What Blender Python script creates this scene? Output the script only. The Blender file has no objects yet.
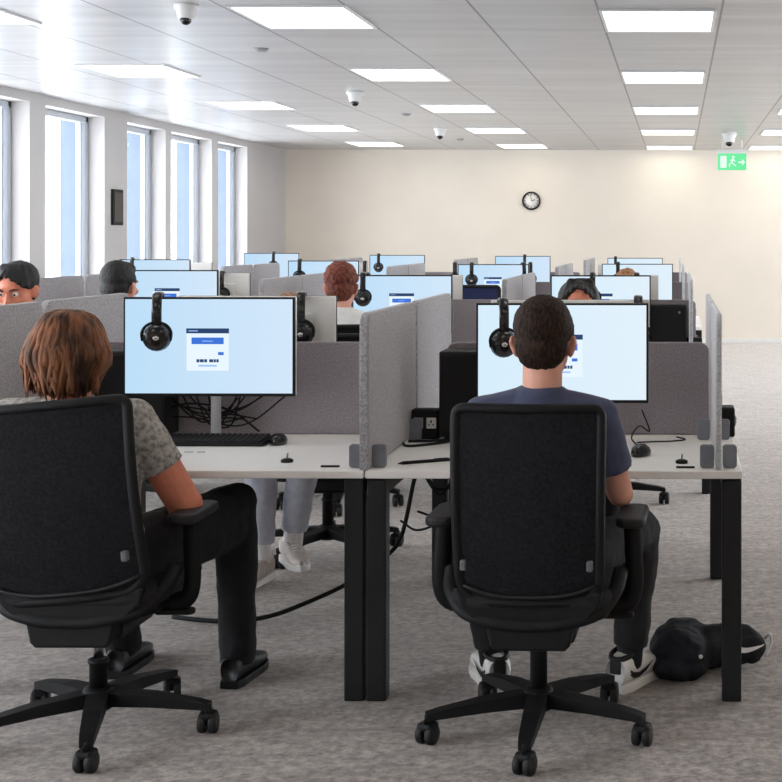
import bpy, bmesh, math, random
from mathutils import Vector, Matrix, Euler, noise
random.seed(7)
PI = math.pi
sc = bpy.context.scene
COL = sc.collection
V = Vector

# ------------------------------------------------------------------ camera
F_PX, VPX, VPY, CAM_H = 1395.0, 677.0, 237.5, 1.48
cd = bpy.data.cameras.new('camera')
cam = bpy.data.objects.new('camera', cd)
COL.objects.link(cam)
cam.location = (0, 0, CAM_H)
cam.rotation_euler = (Matrix.Rotation(math.radians(-0.06), 4, 'Y') @ Matrix.Rotation(PI / 2, 4, 'X')).to_euler()
cd.sensor_width = 36
cd.lens = 36 * F_PX / 782
cd.shift_x = (391 - VPX) / 782
cd.shift_y = (VPY - 391) / 782
cd.clip_start = 0.05
sc.camera = cam
sc.view_settings.view_transform = 'Standard'
sc.view_settings.look = 'None'
sc.view_settings.exposure = 0.15
sc.cycles.use_denoising = True
sc.cycles.max_bounces = 8
sc.cycles.diffuse_bounces = 5
sc.cycles.transparent_max_bounces = 12
sc.cycles.sample_clamp_indirect = 6


def lin(c):
    return tuple(((x / 255) / 12.92 if x / 255 <= .04045 else ((x / 255 + .055) / 1.055) ** 2.4) for x in c)


# ------------------------------------------------------------------ materials
def nodes_of(m):
    m.use_nodes = True
    nt = m.node_tree
    return nt, nt.nodes, nt.links


def mat(name, rgb, rough=.6, var=.0, scale=40, bump=0.0, metal=0.0, spec=.5, stretch=(1, 1, 1), rgb2=None,
        sheen=0, coat=0, detail=4, lo=.35, hi=.65):
    """Principled material whose colour is mottled by a noise texture in object space."""
    m = bpy.data.materials.new(name)
    nt, N, L = nodes_of(m)
    b = N['Principled BSDF']
    b.inputs['Roughness'].default_value = rough
    b.inputs['Metallic'].default_value = metal
    b.inputs['Specular IOR Level'].default_value = spec
    if sheen:
        b.inputs['Sheen Weight'].default_value = sheen
        b.inputs['Sheen Roughness'].default_value = .5
    if coat:
        b.inputs['Coat Weight'].default_value = coat
    c1 = lin(rgb)
    c2 = lin(rgb2) if rgb2 else tuple(min(1, x * (1 + var)) for x in c1)
    if not rgb2:
        c1 = tuple(x * (1 - var) for x in c1)
    tc = N.new('ShaderNodeTexCoord')
    mp = N.new('ShaderNodeMapping')
    mp.inputs['Scale'].default_value = stretch
    nz = N.new('ShaderNodeTexNoise')
    nz.inputs['Scale'].default_value = scale
    nz.inputs['Detail'].default_value = detail
    rp = N.new('ShaderNodeValToRGB')
    rp.color_ramp.elements[0].position = lo
    rp.color_ramp.elements[1].position = hi
    rp.color_ramp.elements[0].color = (*c1, 1)
    rp.color_ramp.elements[1].color = (*c2, 1)
    L.new(tc.outputs['Object'], mp.inputs['Vector'])
    L.new(mp.outputs['Vector'], nz.inputs['Vector'])
    L.new(nz.outputs['Fac'], rp.inputs['Fac'])
    L.new(rp.outputs['Color'], b.inputs['Base Color'])
    if bump:
        bp = N.new('ShaderNodeBump')
        bp.inputs['Strength'].default_value = bump
        bp.inputs['Distance'].default_value = .01
        L.new(nz.outputs['Fac'], bp.inputs['Height'])
        L.new(bp.outputs['Normal'], b.inputs['Normal'])
    return m


def emit(name, rgb, strength, rgb2=None, axis=0, half=.3):
    m = bpy.data.materials.new(name)
    nt, N, L = nodes_of(m)
    N.remove(N['Principled BSDF'])
    e = N.new('ShaderNodeEmission')
    e.inputs['Strength'].default_value = strength
    e.inputs['Color'].default_value = (*lin(rgb), 1)
    L.new(e.outputs[0], N['Material Output'].inputs['Surface'])
    if rgb2:
        tc = N.new('ShaderNodeTexCoord')
        sp = N.new('ShaderNodeSeparateXYZ')
        mr = N.new('ShaderNodeMapRange')
        mr.inputs['From Min'].default_value = -half
        mr.inputs['From Max'].default_value = half
        mx = N.new('ShaderNodeMix')
        mx.data_type = 'RGBA'
        mx.inputs[6].default_value = (*lin(rgb), 1)
        mx.inputs[7].default_value = (*lin(rgb2), 1)
        L.new(tc.outputs['Object'], sp.inputs[0])
        L.new(sp.outputs[axis], mr.inputs['Value'])
        L.new(mr.outputs[0], mx.inputs[0])
        L.new(mx.outputs[2], e.inputs['Color'])
    return m


M = {}
M['plastic'] = mat('black_plastic', (19, 19, 21), .58, .15, 30, spec=.28)
M['plastic_rough'] = mat('black_textured_plastic', (24, 24, 26), .62, .2, 120, .05)
M['gloss_black'] = mat('gloss_black_plastic', (16, 15, 17), .18, .1, 20, spec=.6)
M['leg_metal'] = mat('black_powder_coat', (24, 25, 28), .5, .12, 60, spec=.4)
M['chrome'] = mat('chrome', (215, 215, 218), .12, .03, 20, metal=1)
M['laminate'] = mat('white_laminate', (253, 250, 247), .42, .02, 3, spec=.4)
M['silver'] = mat('silver_white_plastic', (232, 230, 226), .4, .02, 10)
M['white_metal'] = mat('white_metal', (225, 226, 228), .35, .02, 10)
M['felt'] = mat('grey_felt', (132, 129, 133), .95, .0, 150, .25, rgb2=(186, 183, 186), sheen=.25, detail=6, lo=.3, hi=.7)
M['felt_dark'] = mat('taupe_felt', (136, 128, 133), .95, .0, 150, .25, rgb2=(166, 158, 163), sheen=.15, detail=6, lo=.3, hi=.7)
M['felt_lit'] = mat('window_lit_felt', (168, 168, 172), .95, .0, 150, .2, rgb2=(214, 214, 217), sheen=.25, detail=6, lo=.3, hi=.7)  # grey felt lightened to stand in for window light on the end dividers
M['felt_edge'] = mat('felt_edge_trim', (150, 156, 170), .8, .05, 90)
M['clamp'] = mat('slate_clamp', (124, 127, 136), .5, .05, 40)
M['fabric'] = mat('black_seat_fabric', (27, 26, 29), .9, .25, 300, .2)
M['mesh'] = mat('black_mesh_fabric', (18, 17, 20), .9, .0, 110, .3, rgb2=(38, 37, 42), lo=.34, hi=.74, spec=.2, detail=9)
M['navy_fabric'] = mat('navy_fabric', (38, 44, 84), .9, .15, 200, .2)
M['skin'] = mat('skin', (236, 174, 152), .5, .08, 14, .0, spec=.35)
M['skin_pale'] = mat('skin_pale', (216, 158, 138), .5, .08, 14, spec=.35)
M['skin_pink'] = mat('skin_flushed', (222, 138, 110), .5, .1, 12, spec=.35)
M['eye_white'] = mat('eye_white', (235, 232, 228), .25, .01, 20)
M['iris'] = mat('iris', (50, 36, 28), .2, .1, 30)
M['lip'] = mat('lip', (176, 98, 92), .5, .06, 30)
M['hair_brown'] = mat('dark_brown_hair', (24, 16, 13), .7, .0, 170, .6, rgb2=(84, 58, 43), stretch=(1, 1, .3), lo=.4, hi=.85, spec=.2)
M['hair_auburn'] = mat('auburn_hair', (50, 31, 21), .6, .0, 24, .5, rgb2=(158, 100, 64), stretch=(1, 1, .2), lo=.36, hi=.74, spec=.3)
M['hair_red'] = mat('red_hair', (62, 22, 12), .65, .0, 150, .6, rgb2=(150, 68, 40), stretch=(1, 1, .3), lo=.35, hi=.7)
M['hair_black'] = mat('black_hair', (10, 9, 10), .6, .0, 150, .5, rgb2=(26, 22, 23), stretch=(1, 1, .3), lo=.35, hi=.75)
M['hair_ginger'] = mat('ginger_hair', (120, 76, 46), .5, .0, 60, .5, rgb2=(182, 128, 84), stretch=(1, 1, .3))
M['tee_blue'] = mat('slate_blue_cotton', (72, 77, 104), .9, .1, 26, .1, sheen=.1)
M['tee_grey'] = mat('grey_patterned_cotton', (120, 115, 112), .9, .0, 70, .1, rgb2=(188, 183, 177), lo=.34, hi=.6)
M['tee_white'] = mat('white_cotton', (240, 238, 236), .9, .04, 20, .1)
M['tee_black'] = mat('black_cotton', (30, 30, 34), .9, .1, 20, .1)
M['tee_navy'] = mat('navy_cotton', (42, 48, 74), .9, .1, 20, .1)
M['trouser_char'] = mat('charcoal_trousers', (34, 33, 36), .9, .15, 40, .15)
M['trouser_black'] = mat('black_trousers', (18, 18, 22), .9, .2, 40, .15)
M['trouser_light'] = mat('light_blue_grey_trousers', (200, 202, 214), .9, .08, 30, .15)
M['shoe_white'] = mat('white_leather', (244, 240, 237), .45, .03, 30)
M['shoe_black'] = mat('black_leather', (19, 19, 21), .5, .1, 30)
M['shoe_canvas'] = mat('grey_white_canvas', (216, 206, 200), .8, .1, 60, .1)
M['bag'] = mat('navy_black_bag_fabric', (17, 18, 29), .85, .2, 60, .2)
M['white_print'] = mat('white_print', (240, 238, 240), .6, .01, 20)
M['knob_grey'] = mat('knob_grey_plastic', (92, 92, 96), .5, .05, 20)
M['red_led'] = mat('brushed_logo', (120, 90, 86), .4, .1, 20)
M['paint_frame'] = mat('window_frame_paint', (176, 181, 188), .4, .02, 8)
M['fin'] = mat('blue_grey_fin', (80, 94, 112), .5, .04, 6)
M['dark_panel'] = mat('dark_smoked_panel', (34, 31, 33), .35, .15, 14)
M['clock_face'] = mat('clock_face', (245, 240, 232), .5, .01, 10)
M['sensor'] = mat('white_sensor_plastic', (226, 226, 224), .4, .02, 20)
M['sensor_grey'] = mat('grey_sensor_plastic', (150, 150, 150), .4, .05, 20)
M['diffuser'] = emit('light_diffuser', (255, 247, 232), 3.4)
M['screen'] = emit('screen_blue', (192, 226, 252), .88, (214, 234, 253), 0, .3)
M['screen_pale'] = emit('screen_pale', (216, 239, 254), .89, (228, 243, 254), 0, .3)
M['card'] = emit('card_white', (232, 245, 255), .92)
M['slate_bar'] = emit('slate_bar', (44, 66, 104), 1.0)
M['blue_button'] = emit('blue_button', (62, 112, 208), 1.0)
M['text_dark'] = emit('dark_text', (48, 72, 112), 1.0)
M['text_pale'] = emit('pale_text', (150, 186, 240), 1.0)
M['exit_green'] = emit('exit_green', (112, 232, 160), 1.0)
M['exit_white'] = emit('exit_white', (225, 255, 236), 1.0)


def make_carpet():
    m = bpy.data.materials.new('grey_carpet')
    nt, N, L = nodes_of(m)
    b = N['Principled BSDF']
    b.inputs['Roughness'].default_value = .97
    b.inputs['Specular IOR Level'].default_value = .15
    b.inputs['Sheen Weight'].default_value = .7
    b.inputs['Sheen Roughness'].default_value = .45
    b.inputs['Sheen Tint'].default_value = (1, .93, .86, 1)
    tc = N.new('ShaderNodeTexCoord')
    n1 = N.new('ShaderNodeTexNoise'); n1.inputs['Scale'].default_value = 30; n1.inputs['Detail'].default_value = 8; n1.inputs['Roughness'].default_value = .75
    mp = N.new('ShaderNodeMapping'); mp.inputs['Scale'].default_value = (1, 2.2, 1); mp.inputs['Rotation'].default_value = (0, 0, .3)
    n2 = N.new('ShaderNodeTexNoise'); n2.inputs['Scale'].default_value = 4.5; n2.inputs['Detail'].default_value = 6; n2.inputs['Roughness'].default_value = .7
    r1 = N.new('ShaderNodeValToRGB')
    r1.color_ramp.elements[0].position = .38; r1.color_ramp.elements[1].position = .64
    r1.color_ramp.elements[0].color = (*lin((84, 77, 78)), 1); r1.color_ramp.elements[1].color = (*lin((194, 181, 176)), 1)
    r2 = N.new('ShaderNodeValToRGB')
    r2.color_ramp.elements[0].position = .36; r2.color_ramp.elements[1].position = .64
    r2.color_ramp.elements[0].color = (.50, .49, .51, 1); r2.color_ramp.elements[1].color = (1, 1, 1, 1)
    mx = N.new('ShaderNodeMix'); mx.data_type = 'RGBA'; mx.blend_type = 'MULTIPLY'; mx.inputs[0].default_value = 1
    L.new(tc.outputs['Object'], n1.inputs['Vector'])
    L.new(tc.outputs['Object'], mp.inputs['Vector']); L.new(mp.outputs[0], n2.inputs['Vector'])
    L.new(n1.outputs['Fac'], r1.inputs[0]); L.new(n2.outputs['Fac'], r2.inputs[0])
    L.new(r1.outputs[0], mx.inputs[6]); L.new(r2.outputs[0], mx.inputs[7])
    L.new(mx.outputs[2], b.inputs['Base Color'])
    bp = N.new('ShaderNodeBump'); bp.inputs['Strength'].default_value = .5; bp.inputs['Distance'].default_value = .01
    L.new(n1.outputs['Fac'], bp.inputs['Height']); L.new(bp.outputs[0], b.inputs['Normal'])
    return m


def make_wall(name, rgb):
    return mat(name, rgb, .85, .025, 1.2, .0, spec=.2)


JX0, JW = .24, .667          # ceiling joint lines run along Y at x = JX0 + k * JW
CROSS = 1.4


def make_ceiling():
    """Satin metal tiles: dark joint lines along Y, faint cross joints along X."""
    m = bpy.data.materials.new('metal_ceiling_tile')
    nt, N, L = nodes_of(m)
    b = N['Principled BSDF']
    b.inputs['Roughness'].default_value = .3
    b.inputs['Specular IOR Level'].default_value = .75
    tc = N.new('ShaderNodeTexCoord')
    sp = N.new('ShaderNodeSeparateXYZ')
    L.new(tc.outputs['Object'], sp.inputs[0])

    def line(sock, off, width, half):
        a = N.new('ShaderNodeMath'); a.operation = 'SUBTRACT'; a.inputs[1].default_value = off
        d = N.new('ShaderNodeMath'); d.operation = 'DIVIDE'; d.inputs[1].default_value = width
        fr = N.new('ShaderNodeMath'); fr.operation = 'FRACT'
        s = N.new('ShaderNodeMath'); s.operation = 'SUBTRACT'; s.inputs[1].default_value = .5
        ab = N.new('ShaderNodeMath'); ab.operation = 'ABSOLUTE'
        g = N.new('ShaderNodeMath'); g.operation = 'GREATER_THAN'; g.inputs[1].default_value = .5 - half / width
        L.new(sock, a.inputs[0]); L.new(a.outputs[0], d.inputs[0]); L.new(d.outputs[0], fr.inputs[0])
        L.new(fr.outputs[0], s.inputs[0]); L.new(s.outputs[0], ab.inputs[0]); L.new(ab.outputs[0], g.inputs[0])
        return g.outputs[0]
    l1 = line(sp.outputs[0], JX0, JW, .0065)
    l2 = line(sp.outputs[1], 7.45, CROSS, .004)
    mp = N.new('ShaderNodeMapping'); mp.inputs['Scale'].default_value = (.4, 4, 1)
    nz = N.new('ShaderNodeTexNoise'); nz.inputs['Scale'].default_value = 1.6; nz.inputs['Detail'].default_value = 5
    L.new(tc.outputs['Object'], mp.inputs[0]); L.new(mp.outputs[0], nz.inputs['Vector'])
    rp = N.new('ShaderNodeValToRGB')
    rp.color_ramp.elements[0].position = .3; rp.color_ramp.elements[1].position = .7
    rp.color_ramp.elements[0].color = (*lin((178, 177, 178)), 1); rp.color_ramp.elements[1].color = (*lin((200, 199, 199)), 1)
    L.new(nz.outputs['Fac'], rp.inputs[0])
    m1 = N.new('ShaderNodeMix'); m1.data_type = 'RGBA'; m1.inputs[7].default_value = (*lin((166, 165, 168)), 1)
    m2 = N.new('ShaderNodeMix'); m2.data_type = 'RGBA'; m2.inputs[7].default_value = (*lin((92, 88, 92)), 1)
    L.new(l2, m1.inputs[0]); L.new(rp.outputs[0], m1.inputs[6])
    L.new(l1, m2.inputs[0]); L.new(m1.outputs[2], m2.inputs[6])
    L.new(m2.outputs[2], b.inputs['Base Color'])
    return m


def make_glass():
    m = bpy.data.materials.new('clear_glass')
    nt, N, L = nodes_of(m)
    N.remove(N['Principled BSDF'])
    t = N.new('ShaderNodeBsdfTransparent'); t.inputs[0].default_value = (.96, .98, 1, 1)
    g = N.new('ShaderNodeBsdfGlossy'); g.inputs['Roughness'].default_value = .02
    mx = N.new('ShaderNodeMixShader')
    mx.inputs[0].default_value = .04
    L.new(t.outputs[0], mx.inputs[1]); L.new(g.outputs[0], mx.inputs[2])
    L.new(mx.outputs[0], N['Material Output'].inputs['Surface'])
    return m


M['carpet'] = make_carpet()
M['wall'] = make_wall('warm_white_wall_paint', (234, 225, 212))
M['wall_l'] = make_wall('cool_white_wall_paint', (188, 185, 184))
M['ceiling'] = make_ceiling()
M['glass'] = make_glass()


# ------------------------------------------------------------------ mesh builder
def frame_from(d):
    d = d.normalized()
    up = V((0, 0, 1)) if abs(d.z) < .9 else V((1, 0, 0))
    a = d.cross(up).normalized()
    return a, a.cross(d).normalized()


class MB:
    def __init__(s):
        s.v, s.f, s.mi, s.sm = [], [], [], []

    def add(s, vs, fs, mi=0, smooth=True):
        o = len(s.v)
        s.v += [tuple(p) for p in vs]
        s.f += [tuple(i + o for i in f) for f in fs]
        s.mi += [mi] * len(fs)
        s.sm += [smooth] * len(fs)
        return s

    def frombm(s, bm, mat4=None, mi=0, smooth=False):
        if mat4 is not None:
            bmesh.ops.transform(bm, matrix=mat4, verts=bm.verts)
        bm.verts.index_update()
        s.add([v.co.copy() for v in bm.verts], [[v.index for v in f.verts] for f in bm.faces], mi, smooth)
        bm.free()
        return s

    def box(s, c, d, bev=0.0, rot=None, mi=0, seg=2):
        bm = bmesh.new()
        bmesh.ops.create_cube(bm, size=1)
        bmesh.ops.scale(bm, vec=d, verts=bm.verts)
        if bev > 0:
            bmesh.ops.bevel(bm, geom=bm.edges[:], offset=min(bev, min(d) * .49), segments=seg, affect='EDGES', profile=.5)
        m4 = Matrix.Translation(c)
        if rot is not None:
            m4 = m4 @ Euler(rot).to_matrix().to_4x4()
        return s.frombm(bm, m4, mi, False)

    def tube(s, pts, r, n=8, mi=0, flat=None, closed=False):
        """Sweep a circle (or an ellipse when flat=(sx, sy)) along pts; r may be a list."""
        pts = [V(p) for p in pts]
        k = len(pts)
        rs = r if isinstance(r, (list, tuple)) else [r] * k
        vs, fs = [], []
        prev = None
        for i, p in enumerate(pts):
            if closed:
                d = pts[(i + 1) % k] - pts[i - 1]
            else:
                d = pts[min(i + 1, k - 1)] - pts[max(i - 1, 0)]
            if d.length < 1e-9:
                d = V((0, 0, 1))
            d.normalize()
            if prev is None:
                a, b = frame_from(d)
            else:
                a = (prev - d * prev.dot(d))
                if a.length < 1e-6:
                    a, _ = frame_from(d)
                a.normalize()
                b = d.cross(a).normalized() * -1
                b = a.cross(d).normalized()
            prev = a
            fx, fy = flat if flat else (1, 1)
            for j in range(n):
                t = 2 * PI * j / n
                vs.append(p + a * (math.cos(t) * rs[i] * fx) + b * (math.sin(t) * rs[i] * fy))
        for i in range(k if closed else k - 1):
            i2 = (i + 1) % k
            for j in range(n):
                j2 = (j + 1) % n
                fs.append((i * n + j, i * n + j2, i2 * n + j2, i2 * n + j))
        if not closed:
            fs.append(tuple(reversed(range(n))))
            fs.append(tuple((k - 1) * n + j for j in range(n)))
        return s.add(vs, fs, mi)

    def ell(s, c, r, rot=None, u=16, w=10, mi=0):
        if not isinstance(r, (tuple, list)):
            r = (r, r, r)
        R = Euler(rot).to_matrix() if rot is not None else Matrix.Identity(3)
        vs = [V((0, 0, r[2]))]
        for i in range(1, w):
            ph = PI * i / w
            for j in range(u):
                t = 2 * PI * j / u
                vs.append(V((r[0] * math.sin(ph) * math.cos(t), r[1] * math.sin(ph) * math.sin(t), r[2] * math.cos(ph))))
        vs.append(V((0, 0, -r[2])))
        fs = [(0, 1 + j, 1 + (j + 1) % u) for j in range(u)]
        for i in range(w - 2):
            for j in range(u):
                a, b = 1 + i * u + j, 1 + i * u + (j + 1) % u
                fs.append((a, a + u, b + u, b))
        e = len(vs) - 1
        fs += [(1 + (w - 2) * u + (j + 1) % u, 1 + (w - 2) * u + j, e) for j in range(u)]
        c = V(c)
        return s.add([R @ p + c for p in vs], fs, mi)

    def lathe(s, prof, c=(0, 0, 0), n=24, axis='Z', mi=0, smooth=True):
        vs, fs = [], []
        k = len(prof)
        for r, z in prof:
            for j in range(n):
                t = 2 * PI * j / n
                p = (r * math.cos(t), r * math.sin(t), z)
                if axis == 'Y':
                    p = (p[0], -p[2], p[1])
                elif axis == 'X':
                    p = (p[2], p[0], p[1])
                vs.append(V(p) + V(c))
        for i in range(k - 1):
            for j in range(n):
                j2 = (j + 1) % n
                fs.append((i * n + j, i * n + j2, (i + 1) * n + j2, (i + 1) * n + j))
        fs.append(tuple(reversed(range(n))))
        fs.append(tuple((k - 1) * n + j for j in range(n)))
        return s.add(vs, fs, mi, smooth)

    def plate(s, outline, thick, plane='XZ', off=0.0, mi=0, bev=0.0, m4=None):
        """Extrude a 2-D outline. XZ: thickness along Y, XY: along Z, YZ: along X (centred on off)."""
        bm = bmesh.new()
        vs = [bm.verts.new((x, y, 0)) for x, y in outline]
        f = bm.faces.new(vs)
        ex = bmesh.ops.extrude_face_region(bm, geom=[f])
        bmesh.ops.translate(bm, vec=(0, 0, thick), verts=[g for g in ex['geom'] if isinstance(g, bmesh.types.BMVert)])
        bmesh.ops.translate(bm, vec=(0, 0, -thick / 2), verts=bm.verts)
        if bev:
            es = [e for e in bm.edges if abs(e.verts[0].co.z - e.verts[1].co.z) < 1e-6]
            bmesh.ops.bevel(bm, geom=es, offset=bev, segments=2, affect='EDGES', profile=.5)
        for v in bm.verts:
            x, y, z = v.co
            v.co = {'XZ': (x, z + off, y), 'XY': (x, y, z + off), 'YZ': (z + off, x, y)}[plane]
        bmesh.ops.recalc_face_normals(bm, faces=bm.faces)
        return s.frombm(bm, m4, mi, False)

    def loft(s, rings, n=20, mi=0, power=2.0):
        """rings: (cx, cy, cz, rx, ry); superellipse cross sections, capped."""
        vs, fs = [], []
        for cx, cy, cz, rx, ry in rings:
            for j in range(n):
                t = 2 * PI * j / n
                ct, st = math.cos(t), math.sin(t)
                e = 2 / power
                vs.append((cx + rx * math.copysign(abs(ct) ** e, ct), cy + ry * math.copysign(abs(st) ** e, st), cz))
        for i in range(len(rings) - 1):
            for j in range(n):
                j2 = (j + 1) % n
                fs.append((i * n + j, i * n + j2, (i + 1) * n + j2, (i + 1) * n + j))
        fs.append(tuple(reversed(range(n))))
        fs.append(tuple((len(rings) - 1) * n + j for j in range(n)))
        return s.add(vs, fs, mi)

    def limb(s, a, b, ra, rb, n=14, mi=0):
        """Tapered capsule from a to b."""
        a, b = V(a), V(b)
        d = (b - a)
        L = d.length
        if L < 1e-6:
            return s.ell(a, ra)
        d /= L
        pts, rs = [], []
        for k in range(5):
            t = PI / 2 * (1 - k / 5)
            pts.append(a - d * (ra * math.sin(t))); rs.append(max(.0008, ra * math.cos(t)))
        for k in range(7):
            q = k / 6
            pts.append(a + d * (L * q)); rs.append(ra + (rb - ra) * q)
        for k in range(1, 6):
            t = PI / 2 * k / 5
            pts.append(b + d * (rb * math.sin(t))); rs.append(max(.0008, rb * math.cos(t)))
        return s.tube(pts, rs, n, mi)

    def mesh(s, name, mats):
        me = bpy.data.meshes.new(name)
        me.from_pydata(s.v, [], s.f)
        for m in (mats if isinstance(mats, (list, tuple)) else [mats]):
            me.materials.append(m)
        me.polygons.foreach_set('material_index', s.mi)
        me.polygons.foreach_set('use_smooth', s.sm)
        me.update()
        return me

    def organic(s, name, m, voxel=.008, it=3, wrinkle=0.0, wscale=14.0, stretch=(1, 1, 1), fac=.5):
        """Fuse the overlapping closed shapes into one continuous skin."""
        me0 = s.mesh('tmp', m)
        o = bpy.data.objects.new('tmp', me0)
        COL.objects.link(o)
        r = o.modifiers.new('r', 'REMESH'); r.mode = 'VOXEL'; r.voxel_size = voxel; r.use_smooth_shade = True
        q = o.modifiers.new('s', 'SMOOTH'); q.factor = fac; q.iterations = it
        dg = bpy.context.evaluated_depsgraph_get()
        me = bpy.data.meshes.new_from_object(o.evaluated_get(dg))
        bpy.data.objects.remove(o)
        bpy.data.meshes.remove(me0)
        me.name = name
        me.materials.clear()
        me.materials.append(m)
        if wrinkle:
            ns = [v.normal.copy() for v in me.vertices]
            for v, nn in zip(me.vertices, ns):
                p = V((v.co.x * stretch[0], v.co.y * stretch[1], v.co.z * stretch[2])) * wscale
                v.co += nn * (noise.noise(p) * wrinkle + noise.noise(p * 2.3) * wrinkle * .5)
        me.polygons.foreach_set('use_smooth', [True] * len(me.polygons))
        me.update()
        return me


def rrect(w, h, r, cx=0, cy=0, n=5, rb=None):
    """Rounded rectangle outline; r top corners, rb bottom corners."""
    rb = r if rb is None else rb
    out = []
    for (sx, sy, a0, rr) in ((1, -1, -90, rb), (1, 1, 0, r), (-1, 1, 90, r), (-1, -1, 180, rb)):
        ox, oy = cx + sx * (w / 2 - rr), cy + sy * (h / 2 - rr)
        if rr < 1e-6:
            out.append((ox, oy)); continue
        for k in range(n + 1):
            t = math.radians(a0 + 90 * k / n)
            out.append((ox + rr * math.cos(t), oy + rr * math.sin(t)))
    return out


def spline(pts, per=6):
    """Catmull-Rom through pts."""
    pts = [V(p) for p in pts]
    P = [pts[0] * 2 - pts[1]] + pts + [pts[-1] * 2 - pts[-2]]
    out = []
    for i in range(1, len(P) - 2):
        a, b, c, d = P[i - 1], P[i], P[i + 1], P[i + 2]
        for k in range(per):
            t = k / per
            out.append(.5 * ((2 * b) + (c - a) * t + (2 * a - 5 * b + 4 * c - d) * t * t + (3 * b - a - 3 * c + d) * t ** 3))
    out.append(pts[-1])
    return out


def obj(name, me, parent=None, loc=None, rot=None, label=None):
    o = bpy.data.objects.new(name, me)
    COL.objects.link(o)
    if parent is not None:
        o.parent = parent
    if loc is not None:
        o.location = loc
    if rot is not None:
        o.rotation_euler = rot
    if label:
        o['label'] = label
    return o


def tag(o, label, cat, group=None, kind=None):
    o['label'] = label
    o['category'] = cat
    if group:
        o['group'] = group
    if kind:
        o['kind'] = kind
    return o


def thing(name, label, cat, loc=(0, 0, 0), rz=0, group=None):
    o = bpy.data.objects.new(name, None)
    COL.objects.link(o)
    o.empty_display_size = .1
    o.location = loc
    o.rotation_euler = (0, 0, rz)
    return tag(o, label, cat, group)


def kids(o):
    return [c for c in bpy.data.objects if c.parent == o]


def dup(src, loc, rz, label, group=None):
    """A copy of a thing with copies of its parts and sub-parts."""
    r = src.copy(); COL.objects.link(r)
    r.location = loc; r.rotation_euler = (0, 0, rz)
    r['label'] = label
    if group:
        r['group'] = group
    for ch in kids(src):
        c = ch.copy(); COL.objects.link(c); c.parent = r
        for g in kids(ch):
            d = g.copy(); COL.objects.link(d); d.parent = c
    return r


def struct(name, mb, m, parent=None, label=None):
    o = obj(name, mb.mesh(name, m), parent)
    if parent is None:
        o['kind'] = 'structure'
        o['label'] = label or name.replace('_', ' ')
        o['category'] = name.split('_')[0]
    return o


# ------------------------------------------------------------------ room
XL, XR, Y0, Y1, HC = -5.5, 4.6, -3.0, 19.6, 2.71
struct('floor', MB().box(((XL + XR) / 2, (Y0 + Y1) / 2, -.05), (XR - XL + 1.2, Y1 - Y0 + .6, .1)), M['carpet'], label='mottled grey office carpet floor')
struct('ceiling', MB().box(((XL + XR) / 2, (Y0 + Y1) / 2, HC + .06), (XR - XL + .8, Y1 - Y0 + .6, .12)), M['ceiling'], label='satin metal tile ceiling with long joint lines')
struct('wall_back', MB().box(((XL + XR) / 2, Y1 + .1, HC / 2), (XR - XL + .8, .2, HC)), M['wall'], label='plain warm white back wall')
rw = MB()
rwins_added = [(7.5, 10.5), (11.5, 14.5), (15.3, 18.6)]  # unseen windows, added to brighten the back right of the room
redge = [Y0] + [y for ab in rwins_added for y in ab] + [Y1]
for i in range(0, len(redge), 2):
    a, b = redge[i], redge[i + 1]
    rw.box((XR + .1, (a + b) / 2, HC / 2), (.2, b - a, HC))
for a, b in rwins_added:
    rw.box((XR + .1, (a + b) / 2, .25), (.2, b - a, .5))
    rw.box((XR + .1, (a + b) / 2, HC - .1), (.2, b - a, .2))
struct('wall_right', rw, M['wall'], label='plain warm white right wall with added wide windows')
for i, (a, b) in enumerate(rwins_added):
    fr = MB()
    for y in (a + .03, (a + b) / 2, b - .03):
        fr.box((XR + .1, y, 1.5), (.08, .06, 2.0), .006)
    for z in (.53, HC - .23):
        fr.box((XR + .1, (a + b) / 2, z), (.08, b - a, .06), .006)
    wo = struct('window_%d' % (i + 21), fr, M['paint_frame'], label='unseen wide window added in the right wall')
    obj('glass_pane', MB().box((XR + .1, (a + b) / 2, 1.5), (.012, b - a - .08, 1.95)).mesh('glass_pane', M['glass']), wo)
    pl = bpy.data.lights.new('window_portal', 'AREA'); pl.shape = 'RECTANGLE'; pl.size = 2.0; pl.size_y = b - a
    pl.cycles.is_portal = True
    po = bpy.data.objects.new('window_portal', pl); COL.objects.link(po)
    po.location = (XR + .4, (a + b) / 2, 1.5); po.rotation_euler = (0, PI / 2, 0)
struct('wall_front', MB().box(((XL + XR) / 2, Y0 - .1, HC / 2), (XR - XL + .8, .2, HC)), M['wall'], label='plain warm white wall behind the viewer')
struct('baseboard_back', MB().box(((XL + XR) / 2, Y1 - .006, .03), (XR - XL - .1, .012, .06), .003), M['silver'], label='white baseboard along the back wall')

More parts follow.
